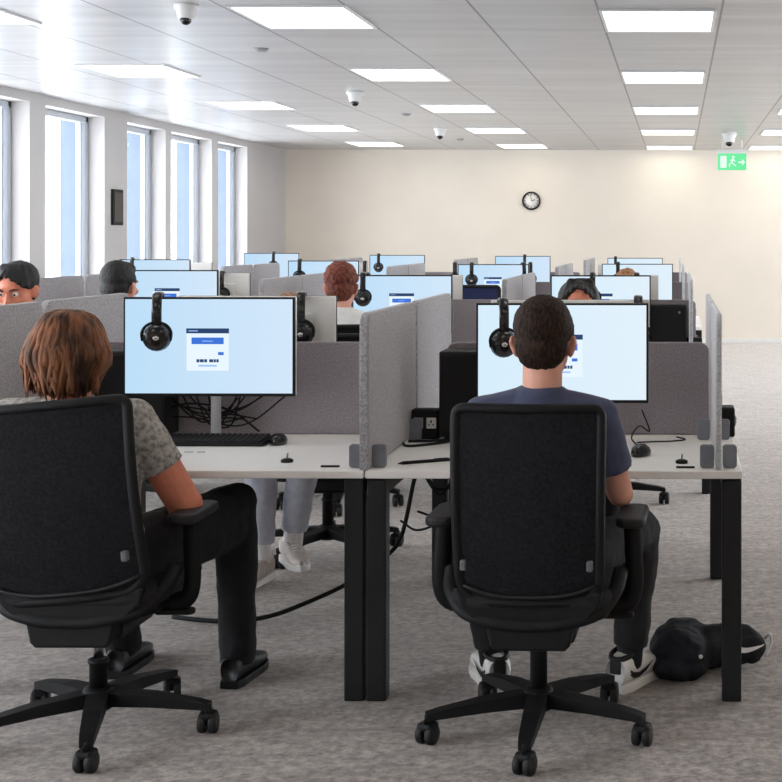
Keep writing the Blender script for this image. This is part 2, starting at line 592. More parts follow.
WT = .34
wins = [(-1.2, .3), (.7, 2.2), (2.6, 4.1), (4.6, 6.1), (6.5, 8.0), (8.6, 9.9), (10.4, 11.85), (12.15, 13.4), (13.95, 15.0), (15.17, 16.5), (16.72, 17.85)]
WZ0, WZ1 = .18, 2.63
w = MB()
edges = [Y0] + [y for ab in wins for y in ab] + [Y1]
for i in range(0, len(edges), 2):
    a, b = edges[i], edges[i + 1]
    w.box((XL - WT / 2, (a + b) / 2, HC / 2), (WT, b - a, HC))
for a, b in wins:
    w.box((XL - WT / 2, (a + b) / 2, WZ0 / 2), (WT, b - a, WZ0))
    w.box((XL - WT / 2, (a + b) / 2, (WZ1 + HC) / 2), (WT, b - a, HC - WZ1))
struct('wall_left', w, M['wall_l'], label='white left wall with piers between tall windows')
for i, (a, b) in enumerate(wins):
    xg = XL - .2
    yc, wd, ht = (a + b) / 2, b - a, WZ1 - WZ0
    fr = MB()
    t = .06
    for y in (a + t / 2, b - t / 2):
        fr.box((xg, y, (WZ0 + WZ1) / 2), (.09, t, ht), .008)
    fr.box((xg, b - t - .05, (WZ0 + WZ1) / 2), (.05, .035, ht - .1), .006)
    for z in (WZ0 + t / 2, WZ1 - t / 2):
        fr.box((xg, yc, z), (.09, wd, t), .008)
    wo = struct('window_%d' % (i + 1), fr, M['paint_frame'], label='tall floor to ceiling window in the left wall')
    obj('glass_pane', MB().box((xg, yc, (WZ0 + WZ1) / 2), (.012, wd - .08, ht - .08)).mesh('glass_pane', M['glass']), wo)
    obj('outer_fin', MB().box((xg - .13, b - .02, (WZ0 + WZ1) / 2), (.16, .05, ht), .005).mesh('outer_fin', M['fin']), wo)
    pl = bpy.data.lights.new('window_portal', 'AREA'); pl.shape = 'RECTANGLE'; pl.size = ht; pl.size_y = wd
    pl.cycles.is_portal = True
    po = bpy.data.objects.new('window_portal', pl); COL.objects.link(po)
    po.location = (xg - .6, yc, (WZ0 + WZ1) / 2); po.rotation_euler = (0, -PI / 2, 0)

# world: bright overcast daylight outside the windows
wd_ = bpy.data.worlds.new('daylight'); sc.world = wd_
wd_.use_nodes = True
bg = wd_.node_tree.nodes['Background']
bg.inputs['Color'].default_value = (.96, .98, 1.0, 1)
bg.inputs['Strength'].default_value = 8.4

# ------------------------------------------------------------------ ceiling fittings
LW, LD = .60, .74
lights = []
rowx = {'A': -.105, 'B': -2.075, 'C': -3.965, 'Z': 1.30, 'Y2': 3.2}  # last row is out of view, added to light the right side
rowname = {'A': 'in the row above the aisle desks', 'B': 'in the second row from windows', 'C': 'in the row nearest windows',
           'Z': 'in the row beside exit sign', 'Y2': 'in the added row along right wall'}
ordinal = ['one bay behind viewer', 'overhead', 'nearest', 'second nearest', 'third', 'fourth', 'last before the back wall']
proto_l = None
for rk, x in rowx.items():
    for j in range(-2, 5):
        y = (7.9 + j * 2.78) * {'C': .965, 'B': .985}.get(rk, 1.0)
        lab = 'square recessed ceiling light, %s %s' % (ordinal[j + 2], rowname[rk])
        if proto_l is None:
            t = thing('ceiling_light', lab, 'ceiling light', (x, y, HC), 0, 'recessed ceiling lights')
            fr = MB()
            for s in (-1, 1):
                fr.box((s * (LW / 2 + .009), 0, -.006), (.018, LD + .036, .012), .002)
                fr.box((0, s * (LD / 2 + .009), -.006), (LW, .018, .012), .002)
            obj('light_frame', fr.mesh('light_frame', M['white_metal']), t)
            obj('diffuser', MB().box((0, 0, -.004), (LW, LD, .008), .002).mesh('diffuser', M['diffuser']), t)
            proto_l = t
        else:
            dup(proto_l, (x, y, HC), 0, lab)


def ceil_pt(px, py):
    Y = F_PX * (HC - CAM_H) / (VPY - py)
    return ((px - VPX) * Y / F_PX, Y)


def dome(name, lab, x, y, s=1.0, lens=True):
    t = thing(name, lab, 'sensor', (x, y, HC))
    obj('housing', MB().lathe([(.075 * s, 0), (.075 * s, -.02 * s), (.06 * s, -.04 * s), (.052 * s, -.085 * s), (.03 * s, -.1 * s)][::-1]).mesh('housing', M['sensor']), t)
    if lens:
        obj('lens', MB().ell((0, -.012 * s, -.1 * s), (.036 * s, .036 * s, .032 * s)).mesh('lens', M['gloss_black']), t)
    return t


# positions read off the ceiling plane
for (px, py, s, lab) in ((186, 5, .84, 'white dome sensor with dark lens on ceiling, largest and nearest, top left'),
                         (355, 92, .95, 'white dome sensor with dark lens, on ceiling left of the clock'),
                         (440, 128.5, .95, 'small white dome sensor with dark lens nearest the back wall, left of clock'),
                         (729, 133, 1.2, 'white dome sensor hanging just in front of green exit sign')):
    x, y = ceil_pt(px, py)
    dome('ceiling_sensor', lab, x, y, s)
for (px, py, lab) in ((261, 49, 'tiny flat grey sensor disc beside the big near dome sensor'),
                      (406, 114, 'tiny flat grey sensor disc between the two farther dome sensors'),
                      (460, 139, 'tiny flat grey sensor disc closest to the back wall')):
    x, y = ceil_pt(px, py)
    d = MB().lathe([(.012, -.022), (.03, -.02), (.045, -.008), (.05, 0)])
    o = tag(obj('smoke_detector', d.mesh('smoke_detector', M['sensor_grey']), None, (x, y, HC)), lab, 'sensor')

# exit sign
ey = 17.6
ex = (732 - VPX) * ey / F_PX
t = thing('exit_sign', 'green lit hanging exit sign near the back wall', 'exit sign', (ex, ey, HC))
obj('sign_housing', MB().box((0, 0, -.145), (.4, .06, .05), .008).box((-.12, 0, -.06), (.02, .02, .13)).box((.12, 0, -.06), (.02, .02, .13)).mesh('sign_housing', M['sensor']), t)
pn = MB().box((0, 0, -.275), (.36, .012, .21), .004)
p1 = obj('sign_panel', pn.mesh('sign_panel', M['exit_green']), t)
pic = MB()
yy = -.009
pic.box((-.11, yy, -.185), (.08, .004, .15), .001)                     # doorway
pic.ell((.015, yy, -.125), (.016, .004, .016))                          # running figure
pic.tube([(.015, yy, -.145), (-.005, yy, -.195)], .012, 6)
pic.tube([(-.005, yy, -.195), (-.035, yy, -.215), (-.03, yy, -.25)], .008, 6)
pic.tube([(-.005, yy, -.195), (.025, yy, -.22), (.05, yy, -.235)], .008, 6)
pic.tube([(.012, yy, -.15), (-.025, yy, -.17)], .006, 6)
pic.tube([(.012, yy, -.15), (.04, yy, -.18)], .006, 6)
pic.plate([(.08, -.18), (.125, -.18), (.125, -.15), (.165, -.19), (.125, -.23), (.125, -.2), (.08, -.2)], .004, 'XZ', yy)  # arrow
obj('pictogram', pic.mesh('pictogram', M['exit_white']), p1, (0, 0, -.09))

# wall clock
cx, cz = (531.5 - VPX) * Y1 / F_PX, CAM_H + (VPY - 201) * Y1 / F_PX
t = thing('wall_clock', 'round wall clock with black rim on the back wall', 'clock', (cx, Y1, cz))
obj('clock_rim', MB().lathe([(.128, 0), (.13, .03), (.124, .04), (.112, .042), (.108, .022), (.108, .0)], axis='Y', n=36).mesh('clock_rim', M['plastic']), t)
fc = obj('clock_face', MB().lathe([(.11, .0), (.11, .022), (.002, .0221)], axis='Y', n=36).mesh('clock_face', M['clock_face']), t)
tk = MB()
for k in range(12):
    a = k * PI / 6
    tk.box((math.sin(a) * .092, -.0235, math.cos(a) * .092), (.008, .002, .02), 0, (0, a, 0))
obj('hour_mark', tk.mesh('hour_mark', M['plastic']), fc)
for nm, a, l, wdt in (('hour_hand', math.radians(75), .055, .01), ('minute_hand', math.radians(-8), .085, .007)):
    obj(nm, MB().box((math.sin(a) * l / 2, -.028, math.cos(a) * l / 2), (wdt, .003, l), 0, (0, a, 0)).mesh(nm, M['plastic']), t)

# dark panel on the left wall pier
ya, yb = 13.55, 13.80
t = thing('wall_panel', 'slim dark rectangular panel on the wall pier between windows', 'wall panel', (XL, (ya + yb) / 2, CAM_H + (VPY - 208) * 13.7 / F_PX))
obj('panel_case', MB().box((.012, 0, 0), (.024, yb - ya, .35), .005).mesh('panel_case', M['plastic']), t)
obj('panel_glass', MB().box((.026, 0, 0), (.006, yb - ya - .05, .29), .002).mesh('panel_glass', M['dark_panel']), t)

# ------------------------------------------------------------------ benches of desks
DT = .738                                                   # desk top height
YF = [4.43, 8.03, 11.55, 15.05]                             # near edge of each bench
BD = 1.68                                                   # bench depth
PART = .82                                                  # near edge to the screen between facing desks
COLX = {'A': (-.993, .212), 'B': (-2.385, -.993), 'C': (-3.765, -2.385), 'D': (-5.12, -3.765)}
BN = ['front bench', 'second bench', 'third bench', 'rear bench']
CN = {'A': 'aisle column', 'B': 'second column from aisle', 'C': 'third column from aisle', 'D': 'window column'}
CX = {'A': -.407, 'B': -1.674, 'C': -3.09, 'D': -4.57}

LEGW = .062
for k, yf in enumerate(YF):
    for c, (xa, xb) in COLX.items():
        if c == 'D' and k == 0:
            continue
        g = .003
        lab = 'white double desk on black legs, %s, %s' % (BN[k], CN[c])
        t = thing('bench_desk', lab, 'desk', ((xa + xb) / 2, yf, 0), 0, 'white bench desks')
        wdt = xb - xa - 2 * g
        for nm_y0, nm_y1 in ((0, PART - .004), (PART + .03, BD)):
            obj('desktop', MB().box((0, (nm_y0 + nm_y1) / 2, DT - .0125), (wdt, nm_y1 - nm_y0, .025), .003).mesh('desktop', M['laminate']), t)
        xo = wdt / 2 - LEGW / 2 - .002
        for sx in (-1, 1):
            for y in (.045, BD - .045):
                obj('leg', MB().box((sx * xo, y, (DT - .03) / 2), (LEGW, LEGW, DT - .03), .005).mesh('leg', M['leg_metal']), t)
            obj('side_rail', MB().box((sx * xo, BD / 2, DT - .055), (LEGW * .98, BD - .14, .05), .004).mesh('side_rail', M['leg_metal']), t)
        for y in (.3, BD - .3):
            obj('cross_beam', MB().box((0, y, DT - .05), (wdt - .16, .05, .045), .004).mesh('cross_beam', M['leg_metal']), t)


# felt screens
def felt_panel(w_, h_, r, th, rb=.004, m='felt'):
    mb = MB().plate(rrect(w_, h_, r, 0, h_ / 2, 7, rb), th, 'YZ', 0, bev=.006)
    return mb.mesh('felt_panel', M[m])


div_z0, div_h = DT - .03, 1.207 - DT + .03
near_len, far_len = PART - .012, BD - PART - .06
FP = {'near': felt_panel(near_len, div_h, .045, .03), 'far': felt_panel(far_len, div_h, .045, .03)}
FPE = {'near': felt_panel(near_len, div_h, .045, .018, m='felt_lit'), 'far': felt_panel(far_len, div_h, .045, .018, m='felt_lit')}
BOUND = [('end', .134, 'at the aisle end'), ('AB', -.995, 'nearer the aisle'),
         ('BC', -2.395, 'second boundary from aisle end'), ('CD', -3.77, 'third boundary from aisle end')]
for k, yf in enumerate(YF):
    for bi, (bn, x, bl) in enumerate(BOUND):
        if bn == 'end':
            x -= [0, .05, .08, .1][k]
        for side, y0, ln in (('near', .005, near_len), ('far', PART + .02, far_len)):
            lab = 'grey felt desk divider, %s half, %s, %s' % (side, BN[k], bl)
            t = thing('desk_divider', lab, 'desk divider', (x, yf + y0 + ln / 2, DT), 0, 'grey felt desk dividers')
            obj('felt_panel', (FPE if bn == 'end' else FP)[side], t, (0, 0, .001))
            for yy in (-ln / 2 + .06, ln / 2 - .12):
                for sx in (-1, 1):
                    obj('clamp', MB().plate(rrect(.046, .074, .01, sx * .0365, .038), .02, 'XZ', yy, bev=.002).mesh('clamp', M['clamp']), t)

for k, yf in enumerate(YF):
    for c, (xa, xb) in COLX.items():
        if c == 'D' and k == 0:
            continue
        w_ = (xb - xa) - .22
        xc = (xa + xb) / 2
        if c == 'A':
            xc += .018
        ph = 1.085 - DT
        me = MB().plate(rrect(w_, ph, .035, 0, ph / 2, 7, .004), .026, 'XZ', 0, bev=.004).mesh('felt_board', M['felt_dark'])
        t = thing('desk_screen', 'taupe felt screen between facing desks, %s, %s' % (BN[k], CN[c]), 'desk screen', (xc, yf + PART + .013, DT), 0, 'taupe felt desk screens')
        obj('felt_board', me, t)
        for sx in (-1, 1):
            obj('bracket', MB().box((sx * w_ * .38, .018, .02), (.05, .012, .04), .003).mesh('bracket', M['clamp']), t)


# ------------------------------------------------------------------ monitors
MW, MH = .618, .358


def panel_parts(parent, dy=-.0205):
    """The sign-in card shown on a screen."""
    card = obj('login_card', MB().box((.0, dy, .0), (.152, .001, .148)).mesh('login_card', M['card']), parent, (-.003, 0, -.012))

    def bar(nm, m, x, z, w_, h_):
        obj(nm, MB().box((x, dy - .001, z), (w_, .001, h_)).mesh(nm, M[m]), card)
    bar('header_bar', 'slate_bar', 0, .07, .154, .018)
    bar('header_text', 'text_pale', -.052, .07, .034, .004)
    bar('sign_in_button', 'blue_button', 0, .034, .116, .024)
    obj('button_text', MB().box((.0, dy - .002, .033), (.038, .001, .003)).mesh('button_text', M['text_pale']), card)
    bar('small_button', 'blue_button', .048, -.012, .02, .011)
    tx = MB()
    for x0, x1 in ((-.04, -.03), (-.028, -.014), (-.012, -.002), (.006, .02), (.022, .03), (.032, .04)):
        tx.box(((x0 + x1) / 2, dy - .001, -.038), (x1 - x0, .001, .011))
    obj('caption_text', tx.mesh('caption_text', M['text_dark']), card)
    bar('link_text', 'text_pale', 0, -.056, .066, .006)


def make_monitor(loc, rz, label, top_z, pale=False, card=True, group='desk monitors'):
    t = thing('monitor', label, 'monitor', (loc[0], loc[1], DT), rz, group)
    zc = top_z - DT - MH / 2
    cs = MB().box((0, 0, 0), (MW, .02, MH), .004)
    cs.box((0, .018, -.01), (MW * .8, .024, MH * .75), .01)
    obj('back_shell', MB().box((0, .009, 0), (MW, .022, MH + .0), .004).box((0, .026, -.01), (MW * .72, .02, MH * .7), .008).mesh('back_shell', M['silver']), t, (0, 0, zc))
    bz = obj('bezel', MB().box((0, -.008, 0), (MW + .001, .016, MH + .001), .002).mesh('bezel', M['plastic']), t, (0, 0, zc))
    s = obj('screen', MB().box((0, -.017, .002), (MW - .014, .003, MH - .018)).mesh('screen', M['screen_pale' if pale else 'screen']), t, (0, 0, zc))
    if card:
        panel_parts(s)
    obj('stand_pole', MB().lathe([(.018, 0), (.018, zc + .02), (.017, zc + .03)], (0, .062, .006)).box((0, .045, zc), (.07, .03, .07), .005).mesh('stand_pole', M['white_metal']), t)
    obj('stand_base', MB().plate(rrect(.2, .15, .02, 0, .055), .012, 'XY', .006, bev=.003).mesh('stand_base', M['white_metal']), t)
    return t


NEAR = [  # bench, column, x centre, top z, y offset, how it reads
    (0, 'B', -1.692, 1.262, .63, 'in front of the person with auburn hair'),
    (0, 'A', -.412, 1.243, .60, 'in front of the man in slate blue'),
    (1, 'A', -.472, 1.245, .62, 'behind the black-haired head of the facing person'),
    (1, 'B', -1.70, 1.245, .62, 'in front of the red-haired person'),
    (1, 'C', -3.15, 1.275, .62, 'beside the black-haired head'),
    (2, 'A', -.345, 1.25, .62, ''), (2, 'B', -1.60, 1.245, .62, ''), (2, 'C', -3.08, 1.275, .62, ''), (2, 'D', -4.55, 1.285, .62, ''),
    (3, 'A', -.47, 1.25, .62, ''), (3, 'B', -1.73, 1.27, .62, ''), (3, 'C', -3.14, 1.28, .62, ''), (3, 'D', -4.55, 1.30, .62, '')]
for k, c, x, tz, dy, note in NEAR:
    lab = 'monitor with pale blue screen, %s, %s%s' % (BN[k], CN[c], (', ' + note) if note else '')
    if note:
        lab = 'pale blue monitor on the %s, %s' % (BN[k], note)
    make_monitor((x, YF[k] + dy), 0, lab, tz, pale=(c == 'A'), card=(k < 3))
FAR = [(0, 'A', -.416, 1.236), (0, 'B', -1.64, 1.25), (1, 'A', -.43, 1.235), (1, 'B', -1.70, 1.235), (1, 'C', -3.08, 1.245),
       (2, 'A', -.40, 1.235), (2, 'B', -1.65, 1.24), (2, 'C', -3.10, 1.25), (2, 'D', -4.5, 1.25),
       (0, 'C', -3.0, 1.235)]
for k, c, x, tz in FAR:
    make_monitor((x, YF[k] + PART + .2), PI, 'monitor seen from its white back, far side of the %s, %s' % (BN[k].replace(' from the front', ''), CN[c]), tz, card=False, group='monitors facing away')


# ------------------------------------------------------------------ headsets hanging over monitors
def make_headset(label, loc, rz):
    t = thing('headset', label, 'headset', loc, rz, 'black headsets')
    # local: monitor top edge at origin, front towards -Y
    fy, by = -.05, .075
    path = spline([(0, fy, -.125), (0, fy - .004, -.06), (0, fy + .008, -.014), (0, -.012, .008), (0, .04, .007), (0, by - .01, -.018), (0, by + .004, -.07), (0, by, -.125)], 6)
    obj('headband', MB().tube(path, .018, 10, flat=(.32, 1.0)).mesh('headband', M['gloss_black']), t)
    obj('band_pad', MB().tube([p + V((0, .0, -.008)) for p in path[12:-12]], .014, 8, flat=(.5, .95)).mesh('band_pad', M['plastic_rough']), t)
    for y, s in ((fy, -1), (by, 1)):
        prof = [(.044, .0), (.047, .008), (.045, .02), (.032, .028), (.012, .03)]
        cup = MB().lathe([(r, z) for r, z in prof], (0, 0, 0), 22, 'Y')
        e = obj('ear_cup', cup.mesh('ear_cup', M['gloss_black']), t, (0, y, -.148), (0, 0, 0 if s < 0 else PI))
        obj('ear_cushion', MB().lathe([(.02, -.02), (.04, -.022), (.05, -.012), (.048, .002), (.02, .003)], (0, 0, 0), 20, 'Y').mesh('ear_cushion', M['plastic_rough']), e)
        obj('cup_badge', MB().ell((.0, -.03, 0), (.011, .003, .008)).mesh('cup_badge', M['chrome']), e)
        yoke = spline([(-.047, -.006, -.01), (-.049, -.01, .02), (-.033, -.008, .045), (0, -.002, .056), (.033, -.008, .045), (.049, -.01, .02), (.047, -.006, -.01)], 4)
        obj('yoke', MB().tube(yoke, .006, 6).mesh('yoke', M['plastic']), e)
    return t


hs = make_headset('black headset hanging over the left part of the front monitor beside auburn hair', (-1.882, YF[0] + .63, 1.262 + .004), math.radians(15))
mon = {(k, c): (x, YF[k] + dy, tz) for k, c, x, tz, dy, _ in NEAR}
farm = {(k, c): (x, YF[k] + PART + .2, tz) for k, c, x, tz in FAR}


def hang(k, c, dx, side, label, rz=0):
    x, y, tz = (mon if side == 'n' else farm)[(k, c)]
    aim = math.atan2(-(x + dx), y) * .75
    dup(hs, (x + dx, y, tz + .004), (0 if side == 'n' else PI) + aim + rz, label)


hang(0, 'A', -.215, 'n', 'black headset hanging beside the head of the man in slate blue', math.radians(6))
hang(0, 'B', .175, 'f', 'black headset hanging on the white monitor back right of the front left screen')
hang(0, 'A', .265, 'f', 'black headset hooked over the top of the monitor back, front aisle-side desk')
hang(1, 'A', -.05, 'n', 'black headset over the monitor behind the facing black-haired person')
hang(1, 'B', -.245, 'n', 'black headset hanging on the screen beside the red-haired person')
hang(1, 'B', -.31, 'f', 'black headset on the monitor back just behind the red-haired person')
hang(1, 'C', .13, 'f', 'black headset on white monitor back, second bench, third column')
hang(1, 'A', .17, 'f', 'black headset hooked over the monitor back, second bench, aisle-side column')
hang(2, 'B', -.19, 'n', 'black headset on the third bench screen, second column')
hang(2, 'B', .26, 'n', 'black headset at the right end of the third bench second column screen', math.radians(10))
hang(2, 'A', -.17, 'n', 'black headset on the third bench screen, aisle-side column')
hang(2, 'C', -.21, 'n', 'black headset on the third bench screen, third column')
hang(2, 'D', -.2, 'n', 'black headset on the third bench screen by the windows')
hang(2, 'C', .29, 'f', 'black headset on the monitor back, third bench, third column')
hang(2, 'B', -.35, 'f', 'black headset on the monitor back, third bench, left end of second column')
hang(2, 'B', .33, 'f', 'black headset on the monitor back, third bench, right end of second column')
hang(3, 'D', .02, 'n', 'black headset on the rear bench screen by the windows')
hang(3, 'C', -.21, 'n', 'black headset on the rear bench screen, third column')
hang(3, 'B', .02, 'n', 'black headset on the rear bench screen, second column')
hang(3, 'A', -.22, 'n', 'black headset on the rear bench screen, aisle-side column')

# ------------------------------------------------------------------ computers, sockets, desk items


def tower(x0, x1, y, h, label):
    t = thing('desktop_computer', label, 'computer', ((x0 + x1) / 2, y, DT), 0, 'black desktop computers')
    w_ = x1 - x0
    obj('case', MB().box((0, 0, h / 2 + .006), (w_, .15, h - .012), .006).mesh('case', M['plastic_rough']), t)
    obj('front_panel', MB().box((0, -.077, h / 2), (w_ - .012, .008, h - .03), .003).mesh('front_panel', M['plastic']), t)
    for sx in (-1, 1):
        obj('foot', MB().box((sx * (w_ / 2 - .03), 0, .004), (.03, .12, .008), .002).mesh('foot', M['plastic']), t)
    obj('power_button', MB().lathe([(.008, 0), (.008, .004), (.003, .005)], (w_ / 2 - .04, -.081, h - .05), 12, 'Y').mesh('power_button', M['sensor_grey']), t)


tower(-.868, -.60, YF[0] + .735, .325, 'black desktop computer standing left of the slate-blue man screen, front bench')
tower(-2.13, -1.87, YF[0] + .737, .325, 'black desktop computer beside the auburn hair, left of front screen')
tower(-.215, .055, YF[1] + .735, .325, 'black desktop computer right of the second bench aisle-side screen')


def power_module(x, y, z, label, rz=0):
    t = thing('power_module', label, 'power socket', (x, y, z), rz)
    obj('module_body', MB().box((0, 0, .055), (.1, .06, .11), .008).mesh('module_body', M['plastic']), t)
    for sx in (-1, 1):
        s = obj('socket', MB().box((sx * .024, -.031, .06), (.036, .006, .04), .004).mesh('socket', M['silver'] if sx > 0 else M['sensor_grey']), t)
        obj('pin_slot', MB().box((sx * .024, -.035, .066), (.005, .003, .01)).box((sx * .024 - .008, -.035, .054), (.006, .003, .004)).box((sx * .024 + .008, -.035, .054), (.006, .003, .004)).mesh('pin_slot', M['plastic']), s)


power_module(-.925, YF[0] + .72, DT, 'black power socket block between felt divider and desktop computer')
power_module(.186, YF[0] + .80, DT, 'small power socket block at the aisle end, right of end divider', PI / 2)
power_module(.11, YF[1] + .80, DT, 'small power socket block at the aisle end of the second bench')


def keyboard(x, y, label):
    t = thing('keyboard', label, 'keyboard', (x, y, DT), 0)
    b = MB().box((0, 0, .012), (.44, .135, .014), .004, (.07, 0, 0))
    obj('keyboard_base', b.mesh('keyboard_base', M['plastic']), t)
    kk = MB()
    for r in range(6):
        for q in range(21):
            if r == 0 and 4 < q < 11:
                continue
            kk.box((-.2 + q * .02, -.052 + r * .0205, .0225 + (-.052 + r * .0205) * .07), (.0165, .0165, .007), .002, (.07, 0, 0), seg=1)
    kk.box((-.05, -.052, .019), (.13, .0165, .007), .002, (.07, 0, 0), seg=1)
    obj('keycaps', kk.mesh('keycaps', M['plastic_rough']), t)
    for sx in (-1, 1):
        obj('tilt_foot', MB().box((sx * .18, .055, .006), (.03, .008, .014), .001).mesh('tilt_foot', M['plastic']), t)


keyboard(-1.683, YF[0] + .575, 'black keyboard pushed under the front left monitor')


def mouse(x, y, rz, label):
    t = thing('computer_mouse', label, 'mouse', (x, y, DT), rz, 'black computer mice')
    mb = MB().loft([(0, 0, .001, .03, .052), (0, 0, .012, .033, .056), (0, -.004, .026, .028, .046), (0, -.008, .036, .018, .03), (0, -.008, .039, .006, .012)], 20)
    obj('mouse_body', mb.mesh('mouse_body', M['gloss_black']), t)
    obj('scroll_wheel', MB().lathe([(.008, -.004), (.009, 0), (.008, .004)], (0, .03, .027), 12, 'X').mesh('scroll_wheel', M['plastic_rough']), t)


mouse(-1.43, YF[0] + .575, .15, 'black mouse beside the keyboard under the front left monitor')
mouse(-.122, YF[0] + .32, -.3, 'black mouse at the right hand of the man in slate blue')


def cable(pts, r, label, group=None, name='cable', per=7):
    c0 = V(pts[0])
    me = MB().tube([p - c0 for p in spline(pts, per)], r, 7).mesh(name, M['plastic'])
    return tag(obj(name, me, None, c0), label, 'cable', group)


yb = YF[0]
cable([(-.13, yb + .38, DT + .02), (-.16, yb + .5, DT + .035), (-.135, yb + .62, DT + .06), (-.1, yb + .7, DT + .03), (-.13, yb + .76, DT + .1)], .0028, 'thin black mouse cable looping behind the right mouse', name='mouse_cable')
cable([(-.14, yb + .55, DT + .01), (-.08, yb + .6, DT + .006), (-.02, yb + .62, DT + .005), (.03, yb + .66, DT + .005), (0, yb + .72, DT + .006)], .0028, 'thin black cable lying flat right of the man in slate blue', name='desk_cable')
cable([(-.99, yb + .6, DT + .004), (-.95, yb + .5, DT + .004), (-.86, yb + .56, DT + .005), (-.80, yb + .66, DT + .004), (-.9, yb + .62, DT + .005), (-.97, yb + .61, DT + .005)], .005, 'flat loop of black cable on desk beside felt divider', name='desk_cable')
# tangle behind the front left monitor
for i in range(12):
    x0, x1 = -1.88 + .04 * i + random.uniform(-.03, .03), -1.52 - .04 * i + random.uniform(-.05, .05)
    zs = [DT + .01, DT + random.uniform(.03, .12), DT + random.uniform(.06, .15), DT + .17]
    y = yb + .74
    cable([(x0, y, zs[3]), (x0 * .7 + x1 * .3, y + random.uniform(-.015, .03), zs[2] * .5 + zs[1] * .5 + random.uniform(-.03, .03)), (x0 * .35 + x1 * .65, y + random.uniform(-.02, .03), zs[1]), (x1, y + .01, zs[2])], .0032,
          'black cable in the tangle below the front left monitor', 'cables tangled below the front left monitor', 'monitor_cable')
cable([(-1.98, yb + .75, DT + .05), (-1.9, yb + .74, DT + .1), (-1.8, yb + .74, DT + .125), (-1.66, yb + .745, DT + .10), (-1.55, yb + .75, DT + .02)], .004, 'black cable arching left of the stand below the front left monitor', name='monitor_cable')
# hanging cables under the front desks
cable([(-1.02, 5.5, .68), (-1.0, 5.5, .56), (-.93, 5.48, .47), (-.88, 5.5, .55), (-.9, 5.5, .64), (-.86, 5.52, .68)], .006, 'black cable loop hanging under the desk right of the paired legs', name='hanging_cable')
cable([(-.99, 5.45, .66), (-.95, 5.46, .5), (-.84, 5.47, .53), (-.80, 5.5, .66)], .006, 'short black cable loop hanging under the aisle-side desk beam', name='hanging_cable')
cable([(-.94, 5.6, .68), (-.88, 5.6, .5), (-.93, 5.6, .36), (-1.04, 5.62, .30), (-1.12, 5.66, .33)], .005, 'long black cable dropping behind the paired desk legs', name='hanging_cable')
cable([(-1.06, 5.7, .36), (-.95, 5.7, .33), (-.82, 5.7, .36), (-.7, 5.7, .45), (-.62, 5.7, .6), (-.6, 5.7, .68)], .005, 'black cable swinging from the desk legs toward the slate-blue man chair', name='hanging_cable')
cable([(-1.2, 5.6, .17), (-1.3, 5.52, .11), (-1.45, 5.42, .055), (-1.58, 5.36, .02), (-1.75, 5.34, .010), (-1.95, 5.4, .009)], .009, 'thick black cable trailing down to the carpet by the white sneakers', name='floor_cable')
cable([(-1.02, 5.74, .66), (-1.07, 5.7, .5), (-1.12, 5.66, .26), (-1.2, 5.6, .17)], .009, 'thick black cable hidden behind the paired desk legs', name='floor_cable')


def cable_clip(x, y, label):
    t = thing('desk_grommet', label, 'grommet', (x, y, DT))
    obj('puck', MB().lathe([(.02, 0), (.02, .008), (.012, .012)], n=18).mesh('puck', M['plastic']), t)
    obj('stem', MB().tube([(0, 0, .01), (.002, 0, .03)], .003, 6).mesh('stem', M['sensor_grey']), t)


cable_clip(-1.285, YF[0] + .17, 'small round black grommet on the left front desk')
cable_clip(.016, YF[0] + .16, 'small round black grommet on the right front desk by the end divider')
for x, y, lab in ((-1.118, YF[0] + .07, 'slim black strip on the left front desk edge'), (.028, YF[0] + .06, 'slim black strip on the right front desk edge')):
    tag(obj('cable_slot', MB().box((0, 0, .003), (.06, .012, .006), .002).mesh('cable_slot', M['plastic']), None, (x, y, DT)), lab, 'desk slot')
t = thing('pen', 'black pen lying on the desk between divider and chair', 'pen', (-.815, YF[0] + .16, DT + .006), math.radians(-62))
obj('pen_barrel', MB().tube([(0, -.09, 0), (0, .07, 0)], .0055, 8).mesh('pen_barrel', M['plastic']), t)
obj('pen_tip', MB().tube([(0, -.09, 0), (0, -.105, -.001)], [.005, .0012], 8).mesh('pen_tip', M['plastic_rough']), t)
obj('pen_clip', MB().box((0, .04, .006), (.003, .045, .002)).mesh('pen_clip', M['plastic']), t)
t = thing('desk_logo_strip', 'faint grey printed strip on the desk edge below the keyboard', 'desk marking', (-1.66, YF[0] + .38, DT))
obj('printed_letters', MB().box((-.022, 0, .0008), (.03, .012, .0016)).box((.02, 0, .0008), (.026, .012, .0016)).mesh('printed_letters', M['sensor_grey']), t)


